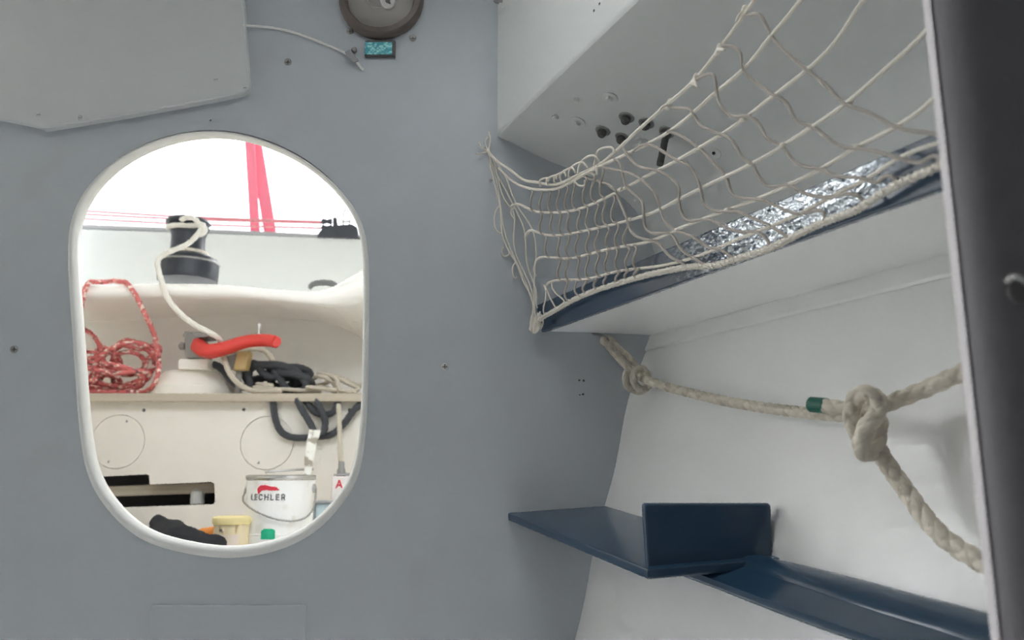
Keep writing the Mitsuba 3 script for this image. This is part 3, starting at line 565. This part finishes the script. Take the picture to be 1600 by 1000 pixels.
for a, b, l in ((450, 97, 'cross head screw on the bulkhead between the board and the compass'), (645, 60, 'screw at the lower right of the compass'), (547, 49, 'screw at the lower left of the compass'), (695, 573, 'dull screw on the bulkhead right of the opening'), (22, 546, 'dull screw on the bulkhead at the far left edge'), (329, 188, 'tiny painted screw just above the opening')):
    k = thing('bulkhead_screw', l, 'screw', 'screws in the bulkhead'); r = 0.003 if b == 188 else 0.0062
    part(k, 'head', rcyl(onY(a, b, YB) + [0, .001, 0], (0, -1, 0), r, .004, .5), 'panel_grey' if b in (573, 188) else 'steel_dull')
    q = onY(a, b, YB - .0032)
    part(k, 'cross_slot', cat([rbox(q - [r * .6, .0006, .0007], q + [r * .6, .0005, .0007], .0003, 6), rbox(q - [.0007, .0006, r * .6], q + [.0007, .0005, r * .6], .0003, 6)]), 'steel_dark')
# compass
k = thing('bulkhead_compass', 'round brown ringed bulkhead compass with a grey dial at the top edge', 'compass')
CC = onY(597, 3, YB); rC = 65 * YB / 0.90 / F
part(k, 'ring', lathe([(rC * .99, 0), (rC, .004), (rC, .012), (rC * .95, .020), (rC * .84, .022), (rC * .78, .012), (rC * .78, 0)], CC, (0, -1, 0), 72), 'compass_ring', 30, 'brown ring')
dd = part(k, 'dial', lathe([(rC * .80, .004), (rC * .80, .012), (rC * .6, .017), (rC * .30, .021), (0, .021)], CC, (0, -1, 0), 72), 'compass_dial', 30, 'grey domed dial')
part(dd, 'groove', lathe([(rC * .30, .020), (rC * .33, .0225), (rC * .36, .0205)], CC, (0, -1, 0), 48), 'compass_dial', 30)
hb = onY(606, 4, YB - .0215)
hb_ = part(k, 'hub', lathe([(0, 0), (.0125, 0), (.0125, .003), (.011, .0045), (.007, .004), (0, .004)], hb, (0, -1, 0), 40), 'compass_hub', 30, 'pale hub with a dark emblem')
part(hb_, 'emblem', extrude_y(Polygon([(hb[0] - .005, hb[2] + .006), (hb[0] + .003, hb[2] + .006), (hb[0] + .006, hb[2] - .006), (hb[0] + .001, hb[2] - .004), (hb[0] - .003, hb[2] - .002)]), hb[1] - .0052, .0015), 'steel_dark', False)
lp0, lp1 = onY(571, 89, YB), onY(614, 70, YB)
part(k, 'label_holder', rbox([lp0[0], YB - .008, lp0[2] - .002], [lp1[0] + .005, YB, lp1[2] + .004], .001), 'steel_dark')
part(k, 'label_strip', rbox([lp0[0], YB - .0095, lp0[2]], [lp1[0], YB - .006, lp1[2]], .0006), 'teal_label', 30, 'turquoise label strip')
# screw-hole marks
marks = [(905, 594, .0016), (912, 595, .0018), (906, 617, .0014), (911, 616, .0018), (820, 956, .0022), (818, 963, .0022), (818, 968, .002), (842, 956, .0018), (841, 962, .0022), (830, 959, .003), (894, 947, .0016), (887, 967, .0014), (934, 18, 0), (928, 17, 0)]
for a, b, r in marks:
    if r: part('wall_aft_right', 'screw_hole', rcyl(onY(a, b, YH if a > 850 else YB + .034) + [0, .001, 0], (0, -1, 0), r, .0016), 'steel_dark' if r != .003 else 'panel_grey')
nT = np.cross(D, [0, 0, 1.0]); nT /= np.linalg.norm(nT)
if nT[0] > 0: nT = -nT
for a, b, r in ((937, 6, .0018), (928, 17, .0018)):
    part('wall_right_upper', 'screw_hole', rcyl(onPlane(a, b, A0, nT) - nT * .001, nT, r, .0016), 'steel_dark')
q = onPlane(788, 6, A0, nT)
k = thing('trunk_fitting', 'small painted eye fitting high on the light side panel', 'fitting')
part(k, 'base', rcyl(q, nT, .009, .005, .4), 'panel_grey'); part(k, 'eye', tube(spl([q + nT * .005 + [-.005, 0, 0], q + nT * .013 + [-.004, 0, .002], q + nT * .013 + [.004, 0, .002], q + nT * .005 + [.005, 0, 0]], 16), .0022), 'steel_dull', True)

# ---------------------------------------------------------------- bolts through the side deck
dn = np.array([0, 0, -1.0])
def deck_n(p):
    x = p[0] - D[0] * (YH - p[1]); s = (float(_dz(x + .004)) - float(_dz(x - .004))) / .008
    n = np.array([s, 0, -1.0]); n += np.array([0, D[0] * s, 0]); return n / np.linalg.norm(n)
G = 'bolt ends under the side deck'
bl = [(900, 155, .0, 'painted', 'painted bolt end highest and left under the side deck'), (868, 182, .0, 'painted', 'painted bolt end leftmost under the side deck'), (903, 190, .012, 'painted', 'painted bolt with washer left of the bare bolts'),
      (953, 152, .012, 'ring', 'flat painted washer ring above the bare bolts'), (979, 183, .012, 'dark', 'dark domed nut highest of the bare bolts'), (942, 204, .012, 'dark', 'dark domed nut leftmost of the bare bolts'),
      (1010, 192, .012, 'dark', 'bare bolt beside the net cord, right of the highest nut'), (972, 214, .011, 'dark', 'bare nut partly behind the net top cord'), (1004, 222, .011, 'ring', 'bolt washer between the two net top cords'),
      (1119, 239, .009, 'hole', 'round painted ring with dark holes right of the long stud'), (1073, 256, .006, 'painted', 'small bolt end low behind the net')]
for a, b, r, kind, l in bl:
    p = onDeck(a, b); n = deck_n(p)
    k = thing('deck_bolt', l, 'bolt', G)
    if r: part(k, 'washer', rcyl(p - n * .001, n, r, .003, .3), 'panel_grey' if kind != 'dark' else 'steel_dull', 30)
    if kind == 'dark': part(k, 'nut', lathe([(0, 0), (.0066, 0), (.0072, .003), (.0068, .006), (.0045, .009), (0, .0095)], p + n * .002, n, 20), 'steel_dark', 30, 'dark nut')
    elif kind == 'painted': part(k, 'nut', rcyl(p - n * .001, n, .0055, .006 + r * .2, .3, 6), 'panel_grey')
    elif kind == 'ring': part(k, 'nut', rcyl(p + n * .001, n, .006, .005, .3, 6), 'panel_grey')
    else:
        for dx in (-.003, .003): part(k, 'hole', rcyl(p + n * .0015 + [dx, dx * .5, 0], n, .0025, .001), 'black')
k = thing('long_stud', 'long dark threaded stud hanging from the side deck behind the net', 'bolt')
p = onDeck(1042, 206); n = deck_n(p); tip = onY(1031, 257, p[1] - .012)
part(k, 'washer', rcyl(p - n * .001, n, .012, .003, .3), 'steel_dull'); part(k, 'nut', rcyl(p + n * .002, n, .0085, .007, .2, 6), 'steel_dark')
z_ = np.linspace(0, 1, 60); part(k, 'stud', sweep(p + (tip - p) * z_[:, None], np.broadcast_to((.0047 + .0005 * np.sign(np.sin(z_ * 140)))[:, None], (60, 12)) * 1.0), 'steel_dark', True, 'dark threaded shank')

# ---------------------------------------------------------------- upper shelf
PB, PT_ = onY(845, 518, YB + .03), onY(836, 480, YB + .03)
L = 0.86
def prism(q, t0, t1, r=.002): return hullball([np.asarray(p) + D * t for p in q for t in (t0, t1)], r, 10)
pn = np.cross(D, PT_ - PB); pn /= np.linalg.norm(pn); pn = -pn if pn[0] < 0 else pn      # towards the hull
k = thing('net_shelf', 'long white shelf along the hull with a glossy dark blue front plank behind the net', 'shelf')
part(k, 'front_plank', prism([PB + pn * .002, PT_ + pn * .002, PB + pn * .014, PT_ + pn * .014], 0, L), 'blue_resin_glint', 30, 'glossy dark blue front plank with rippled resin and a painted silver reflection')
hx0 = float(_sx(PB[2]))
bq = [PB + pn * .006 + [0, 0, .001], PB + pn * .006 + [0, 0, .012], np.array([hx0 + .004, YH, PB[2] - .004]), np.array([hx0 + .004, YH, PB[2] + .010])]
part(k, 'board', prism(bq, 0, L, .001), 'paint_hull', 30, 'white shelf board')
# hull tape strip under the shelf
zz = np.linspace(onY(1004, 549, YH)[2], PB[2] - .002, 12)
st = np.array([[float(_sx(z)) - .0035 * min(1, 6 * (1 - i / 11) + .0) * min(1, i * .9 + .15), YH, z] for i, z in enumerate(zz)])
struct('trim_5', grid(st[None] + np.linspace(0, .9, 40)[:, None, None] * D), 'paint_hull', True, 'raised fillet strip where the shelf meets the hull')

# ---------------------------------------------------------------- lower corner shelf and hull ledge
k = thing('corner_shelf', 'small dark blue corner shelf with an upright end board', 'shelf')
P1, P2 = onY(797, 801, YB - .001), onY(945, 790, YH); P3 = onHull(1203, 868, 0.0); P4 = onY(1010, 884, P3[1] - .01)
P4f, P3f = P4 + [0.0, -.012, -.001], P3 + [.004, -.012, 0]
top = [P1, P1 + [.005, .034, 0], P2 + [0.01, 0, 0], P3f + [.01, 0, 0], P4f]
part(k, 'shelf_board', hullball([p + [0, 0, dz] for p in top for dz in (-.003, -.009)], .0028, 12), 'blue_gloss', 30)
ht = onY(1006, 790, P4[1] - .003)[2]; hr = onY(1200, 790, P3[1])[2]
eb = [P4 + [.004, 0, -.002], P3 + [-.002, 0, 0], onY(1010, 792, P4[1]), onY(1198, 792, P3[1])]
part(k, 'end_board', hullball([p + [0, dy, 0] for p in eb for dy in (0, .007)], .0042, 16), 'blue_gloss', 30, 'upright blue end board')
k = thing('hull_ledge', 'long dark blue ledge running along the hull below the corner shelf', 'ledge')
C0_ = [onHull(a, b) for a, b in ((1130, 861), (1201, 878), (1331, 909), (1440, 938), (1547, 967), (1700, 1012))]
C1_ = [onHull(a, b, .040) for a, b in ((1120, 872), (1203, 899), (1300, 932), (1390, 962), (1475, 988), (1600, 1030))]
C2_ = [onHull(a, b, .075) for a, b in ((1060, 886), (1110, 904), (1203, 939), (1290, 970), (1381, 1001), (1500, 1043))]
C0_, C1_, C2_ = [spl(list(c) + [c[-1] + D * (c[-1][1] - .455) * f for f in (.5, 1)], 60) for c in (C0_, C1_, C2_)]
rows = []
for i in range(60):
    a_, b_, c_ = C0_[i], C1_[i], C2_[i]; r = [a_ + [.006, 0, -.002]]
    for t in np.linspace(0, math.pi, 9): r.append(a_ + (b_ - a_) * (1 - math.cos(t)) / 2 + np.array([0, 0, .010 * math.sin(t)]))
    for t in np.linspace(.04, .9, 5): r.append(b_ + (c_ - b_) * t)
    r.append(c_); r.append(c_ + [.001, 0, -.006]); r.append(c_ + [.006, 0, -.011])
    r.append(np.array([hull_x(c_[1], c_[2] - .03) + .004, c_[1], c_[2] - .03]))
    rows.append(r)
put(k, grid(np.array(rows)), 'blue_gloss', 35)

# ---------------------------------------------------------------- knotted ropes along the hull
def hp(L): return [onHull(a, b, o) for a, b, o in L]
def on(pts, up): return list(pts) + [pts[-1] + D * (pts[-1][1] - .456) * f + [0, 0, up * f] for f in (.5, 1)]      # on to the near frame
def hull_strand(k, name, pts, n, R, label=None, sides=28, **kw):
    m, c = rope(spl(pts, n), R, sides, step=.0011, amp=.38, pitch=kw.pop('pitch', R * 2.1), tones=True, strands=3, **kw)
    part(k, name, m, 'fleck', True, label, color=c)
RR = 0.0070
k = thing('hull_rope', 'cream braided rope hanging from a hook under the shelf to the large knot', 'rope')
YA, YB_ = YH - .008, onHull(998, 588, .034)[1]
def tie(L): return [onY(a, b, YA + (YB_ - YA) * t + o) for a, b, t, o in L]
pts = tie([(948, 535, 0, 0), (957, 547, .2, -.004), (968, 560, .4, -.008), (982, 574, .7, -.008), (995, 585, .9, -.004)]) + hp([(1012, 594, .036), (1030, 601, .036), (1070, 612, .034), (1120, 624, .034), (1180, 635, .036), (1240, 643, .038), (1290, 648, .042), (1325, 650, .048), (1345, 652, .055)])
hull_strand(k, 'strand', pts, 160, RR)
pts = tie([(1000, 582, .95, .004), (988, 566, .75, .004), (974, 551, .5, .004), (960, 538, .2, .004), (950, 529, 0, .002), (944, 530, 0, -.002), (947, 537, .05, -.006)])
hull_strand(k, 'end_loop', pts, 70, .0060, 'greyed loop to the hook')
pts = tie([(980, 580, .9, -.012), (978, 596, .95, -.006), (986, 608, 1, .004), (1000, 612, 1, .002), (1010, 604, 1, -.010), (1013, 590, 1, -.022), (1007, 578, 1, -.026), (996, 577, 1, -.026), (990, 588, 1, -.026), (993, 601, 1, -.022), (1003, 608, 1, -.014), (1014, 602, 1, -.004)])
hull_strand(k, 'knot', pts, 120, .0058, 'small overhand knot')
k = thing('rope_hook', 'small wire hook at the hull corner under the shelf', 'hook')
put(k, tube(spl(tie([(925, 521, 0, .010), (936, 524, 0, .002), (946, 527, 0, -.004), (951, 533, 0, -.006), (947, 538, 0, -.008), (941, 534, 0, -.006)]), 40), .0018), 'steel_dull', True)
k = thing('hull_rope', 'thicker cream rope with a green taped end tied in the large knot by the frame', 'rope')
RB = .0082
pts = hp([(1290, 634, .060), (1310, 637, .060), (1335, 640, .058), (1360, 641, .056), (1380, 634, .054), (1410, 622, .052), (1450, 606, .050), (1490, 588, .050), (1530, 568, .05), (1580, 545, .05)])
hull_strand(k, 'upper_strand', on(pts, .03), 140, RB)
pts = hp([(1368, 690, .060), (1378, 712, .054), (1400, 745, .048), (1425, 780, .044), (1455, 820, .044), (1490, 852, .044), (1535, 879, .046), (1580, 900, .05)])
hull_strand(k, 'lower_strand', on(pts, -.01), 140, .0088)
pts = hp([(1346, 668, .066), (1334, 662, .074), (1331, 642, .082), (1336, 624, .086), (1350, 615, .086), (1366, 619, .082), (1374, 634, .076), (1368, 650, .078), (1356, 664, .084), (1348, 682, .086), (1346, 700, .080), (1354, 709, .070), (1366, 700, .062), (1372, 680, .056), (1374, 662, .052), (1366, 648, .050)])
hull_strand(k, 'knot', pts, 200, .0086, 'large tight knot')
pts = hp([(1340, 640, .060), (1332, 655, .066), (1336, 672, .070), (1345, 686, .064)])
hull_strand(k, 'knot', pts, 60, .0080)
a_, b_ = hp([(1267, 632, .060), (1292, 634, .060)])
part(k, 'whipping', tube(spl([a_, a_ + (b_ - a_) * .1, (a_ + b_) / 2, b_], 12), [.0062] + [.0082] * 10 + [.0078], 16), 'tape_green', 30, 'green taped end')

# ---------------------------------------------------------------- the cargo net
NA, NB = onY(763, 234, YB - .004), onY(836, 500, YB + .01)
nn = np.cross(D, NB - NA); nn /= np.linalg.norm(nn); nn = -nn if nn[0] > 0 else nn           # inboard
def net(L, off=0.0, wob=.002):
    return np.array([onPlane(a, b, NA, nn) + nn * (off + wob * math.sin(i * 2.1 + a * .05)) for i, (a, b) in enumerate(L)])
k = NET = thing('cargo_net', 'cream knotted cord net strung across the front of the shelf', 'net')
H1 = [(763, 234), (775, 250), (798, 266), (820, 282), (832, 284), (865, 289), (898, 277), (934, 258), (982, 218), (1045, 163), (1087, 123), (1123, 76), (1159, 30), (1190, -20)]
H2 = [(781, 262), (800, 283), (830, 294), (866, 295), (900, 280), (940, 259), (985, 237), (1045, 204), (1087, 173), (1121, 140), (1162, 105), (1207, 55), (1249, 0), (1262, -20)]
H3 = [(800, 322), (808, 319), (835, 329), (855, 332), (880, 331), (910, 324), (968, 297), (1029, 266), (1087, 236), (1129, 210), (1160, 188), (1213, 149), (1264, 108), (1309, 58), (1351, 0), (1366, -20)]
H4 = [(820, 371), (827, 360), (845, 364), (876, 367), (910, 361), (934, 356), (982, 344), (1033, 326), (1063, 311), (1097, 293), (1135, 276), (1180, 254), (1222, 228), (1270, 198), (1327, 160), (1373, 117), (1435, 58)]
H5 = [(835, 413), (846, 402), (880, 404), (920, 397), (968, 386), (1016, 377), (1057, 360), (1104, 341), (1135, 329), (1187, 310), (1234, 289), (1282, 264), (1336, 231), (1402, 197), (1457, 158)]
H6 = [(852, 447), (866, 439), (884, 438), (920, 436), (968, 424), (1029, 416), (1084, 402), (1130, 384), (1187, 360), (1256, 330), (1306, 302), (1354, 279), (1408, 246), (1468, 222)]
HR = [(832, 522), (838, 508), (848, 497), (859, 490), (893, 471), (934, 453), (968, 442), (1012, 430), (1053, 421), (1087, 416), (1120, 414), (1150, 405), (1205, 387), (1291, 346), (1342, 327), (1394, 294), (1440, 272), (1475, 256)]
CR = .0019
def to_frame(p, s): return np.vstack([p, NA + D * (NA[1] - .458) + (NB - NA) * s])
for i, h in enumerate((H1, H2, H3, H4, H5, H6)):
    p = spl(to_frame(net(h), (.02, .12, .26, .44, .62, .80)[i]), 200); wr = rng.normal(0, 1, (200, 3)); wr = np.cumsum(wr, 0); wr -= np.linspace(0, 1, 200)[:, None] * wr[-1]
    part(k, 'border_cord' if i == 0 else 'lengthwise_cord', tube(resample(p + wr * .00006, .003), CR * (1.1 if i < 2 else 1.0), 8), 'net_cord', True)
part(k, 'foot_rope', rope(spl(to_frame(net(HR, .002, .001), .93), 260), .0036, 14, step=.0012, amp=.35, rough=.3, strands=3), 'net_cord', True, 'frayed rope along the net foot')
cross = [
 [(1160, 18), (1174, 23), (1189, 22), (1198, 36), (1207, 55), (1231, 81), (1264, 109), (1294, 135), (1325, 162), (1360, 177), (1402, 198), (1435, 205), (1475, 213)],
 [(1124, 78), (1145, 72), (1159, 84), (1163, 103), (1177, 124), (1213, 148), (1231, 162), (1249, 188), (1270, 198), (1315, 228), (1336, 231), (1375, 238), (1408, 246), (1428, 253), (1446, 252), (1462, 243), (1470, 248), (1462, 262)],
 [(1088, 124), (1102, 119), (1117, 117), (1121, 140), (1132, 168), (1144, 181), (1168, 181), (1186, 192), (1204, 216), (1222, 228), (1249, 255), (1282, 264), (1308, 274), (1354, 279), (1372, 284), (1388, 274), (1402, 280), (1400, 292)],
 [(1046, 163), (1063, 169), (1084, 173), (1093, 192), (1108, 201), (1128, 210), (1150, 222), (1162, 246), (1178, 257), (1189, 276), (1204, 291), (1234, 289), (1256, 300), (1304, 307), (1330, 302), (1346, 309), (1348, 325)],
 [(1046, 205), (1060, 210), (1084, 222), (1099, 236), (1120, 255), (1136, 277), (1148, 303), (1167, 310), (1187, 311), (1211, 320), (1256, 333), (1285, 329), (1292, 345)],
 [(990, 237), (1026, 229), (1057, 248), (1080, 261), (1097, 292), (1104, 319), (1121, 329), (1155, 331), (1176, 339), (1200, 350), (1222, 362), (1236, 372)],
 [(975, 232), (982, 240), (997, 258), (1029, 266), (1053, 281), (1065, 295), (1064, 312), (1068, 336), (1084, 345), (1104, 342), (1132, 352), (1163, 362), (1187, 362), (1200, 374), (1206, 386)],
 [(940, 259), (965, 265), (985, 270), (1009, 284), (1029, 309), (1033, 326), (1043, 346), (1057, 360), (1087, 370), (1108, 386), (1126, 388), (1140, 398), (1150, 406)],
 [(960, 248), (975, 268), (982, 293), (1006, 316), (1009, 337), (1009, 353), (1022, 364), (1050, 366), (1067, 388), (1084, 402), (1098, 410), (1110, 414)],
 [(915, 275), (934, 282), (965, 298), (968, 310), (978, 330), (983, 344), (986, 358), (1000, 370), (1029, 380), (1050, 400), (1062, 408), (1075, 418)]]
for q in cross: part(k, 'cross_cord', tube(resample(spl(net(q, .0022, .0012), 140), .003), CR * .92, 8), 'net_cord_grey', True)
# the closer strands at the aft end, one between each pair of lengthwise cords
lines = [spl(net(h), 200) for h in (H2, H3, H4, H5, H6)] + [spl(net(HR, .002), 260)]
def along(L, x):                                    # the point of a cord nearest image column x in the camera projection
    return L[int(np.argmin(np.abs((L[:, 0] / (L[:, 1] * CS + (L[:, 2] - EYE[2]) * SN)) - (x - 800) / F)))]
bounds = [((822, 945), 8, 9), ((836, 965), 9, 9), ((846, 985), 8, 9), ((862, 1000), 9, 9), ((872, 1000), 12, 8)]
for li, ((a0, a1), shift, cnt) in enumerate(bounds):
    A_, B_ = lines[li], lines[li + 1]
    for j in range(cnt):
        x = a0 + (a1 - a0) * (j + .5 + .3 * (rng.random() - .5)) / cnt; p, q = along(A_, x), along(B_, x + shift)
        s = D * (.006 + .004 * rng.random()); up = (p - q) / np.linalg.norm(p - q)
        w = [p, p * .7 + q * .3 + s * .7 + nn * .003, p * .4 + q * .6 - s * .5 + nn * .004, p * .12 + q * .88 - s * .8 + nn * .002, q + nn * .001]
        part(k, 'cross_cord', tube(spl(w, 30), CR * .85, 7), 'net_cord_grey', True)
fr = resample(spl(to_frame(net(HR, .002, .001), .93), 260), .0007); _, fA, fB = frames(fr); th = np.arange(len(fr)) * .0007 / .0062 * 2 * math.pi + 3 * np.sin(np.arange(len(fr)) * .021)
part(k, 'foot_lacing', tube((fr + .0037 * (np.cos(th)[:, None] * fA + np.sin(th)[:, None] * fB))[::2], .0010, 6), 'net_cord', True, 'thin lacing wound round the foot rope')
# open bights along the top cord and fine strands down the bulkhead
for j, (cx_, cy_, r_) in enumerate(((852, 285, 7), (865, 282, 8), (878, 278, 9), (890, 273, 11), (905, 266, 13), (921, 258, 15), (945, 245, 15))):
    q = [(cx_ - r_ * .9, cy_ + r_ * .9), (cx_ - r_ * .8, cy_ - r_ * .2), (cx_ - r_ * .1, cy_ - r_ * .85), (cx_ + r_ * .9, cy_ - r_ * .9), (cx_ + r_ * 1.1, cy_ - r_ * .3)]
    part(k, 'bight', tube(spl(net(q, .003), 30), .0015, 7), 'net_cord', True)
for q in ([(903, 282), (910, 290), (917, 288), (919, 281)], [(925, 268), (933, 272), (938, 266), (936, 259)]):
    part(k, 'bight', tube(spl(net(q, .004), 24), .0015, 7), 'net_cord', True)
fan = [[(764, 240), (772, 268), (780, 305), (785, 345), (793, 375), (806, 405), (822, 440), (832, 470), (838, 500)],
       [(766, 242), (778, 275), (790, 312), (802, 328), (803, 360), (806, 395), (820, 425), (833, 460), (836, 490)],
       [(768, 246), (782, 280), (793, 300), (808, 330), (818, 352), (821, 372), (822, 395), (826, 420), (834, 440), (838, 470)],
       [(765, 250), (774, 290), (782, 330), (786, 370), (800, 398), (808, 412), (818, 438), (828, 456), (832, 490)],
       [(770, 244), (790, 275), (800, 300), (812, 325), (830, 352), (838, 392), (836, 420), (835, 450), (840, 480)],
       [(763, 238), (770, 276), (765, 279)], [(780, 320), (775, 326), (772, 345), (776, 358), (784, 362)], [(786, 384), (788, 398), (794, 396), (795, 390)],
       [(806, 408), (801, 426), (804, 433), (808, 430)], [(820, 372), (827, 360)], [(803, 322), (798, 328), (804, 340)], [(836, 413), (834, 418), (838, 430)], [(850, 445), (856, 465), (852, 478), (850, 490)], [(852, 447), (866, 470), (870, 482)], [(864, 440), (870, 455), (880, 468), (884, 474)]]
for q in fan:
    z = np.array([onY(a, b, YB - .004 + .0 * i) for i, (a, b) in enumerate(q)]) if q[0][0] < 846 else net(q, .002)
    if q[0][0] < 846: z[:, 1] = np.where(z[:, 0] > fx(z[0, 2]) + .02, YB + .004, z[:, 1])
    part(k, 'aft_strand', tube(resample(spl(z, 70), .003), .0013, 7), 'net_cord', True)
for q in ([(763, 236), (752, 230), (748, 222)], [(763, 236), (766, 222), (764, 206)], [(763, 236), (752, 240), (744, 240)], [(763, 236), (758, 222), (762, 214)]):
    part(k, 'frayed_end', tube(spl([onY(a, b, YB - .004 - .003 * i) for i, (a, b) in enumerate(q)], 20), .0016, 7), 'net_cord', True)
for a, b, (c_, d_) in ((1163, 18, (1160, 34)), (1124, 77, (1142, 78)), (1087, 124, (1098, 136)), (1046, 163, (1040, 170))):
    m_ = hullball(net([(a, b), (a + 2, b - 6), (a - 2, b + 6)], .001, 0), .0028, 10)
    part(k, 'knot', cat([m_, tube(spl(np.vstack([net([(a, b)], .002, 0), net([((a + c_) / 2, (b + d_) / 2 - 1)], .006, 0), net([(c_, d_)], .008, 0)]), 12), .0016, 7)]), 'net_cord', True)
for h in (H3, H4, H5):
    for q in h[6:15:2]: part(k, 'knot', hullball(net([q, (q[0] + 3, q[1] - 2)], .0008, 0), .0026, 8), 'net_cord', True)
# frayed lashing at the aft end of the foot rope
lz = []
for j in range(14):
    a, b = 838 + rng.uniform(-6, 8), 490 + rng.uniform(-4, 8); y = YB - .004
    w = [onY(a, b, y), onY(a + rng.uniform(-5, 5), b + 12, y - .004), onY(a - 4 + rng.uniform(-6, 6), b + 24, y - .002)]
    lz.append(tube(spl(w, 16), .0016, 6))
part(k, 'lashing', cat(lz), 'net_cord', True, 'frayed lashing')

# ---------------------------------------------------------------- dark fitting on the near frame
k = thing('frame_fitting', 'dark fitting on the near frame at the right edge', 'fitting')
f0 = onY(1590, 458, YF - .028)
part(k, 'plate', rcyl(f0 + [0, -.001, 0], (0, -1, 0), .007, .003, .3), 'steel_dark')
part(k, 'eye', tube(spl([f0 + [-.007, -.003, .005], f0 + [-.004, -.010, .006], f0 + [.004, -.010, -.005], f0 + [.006, -.003, -.007]], 20), .0018), 'steel_dull', True)
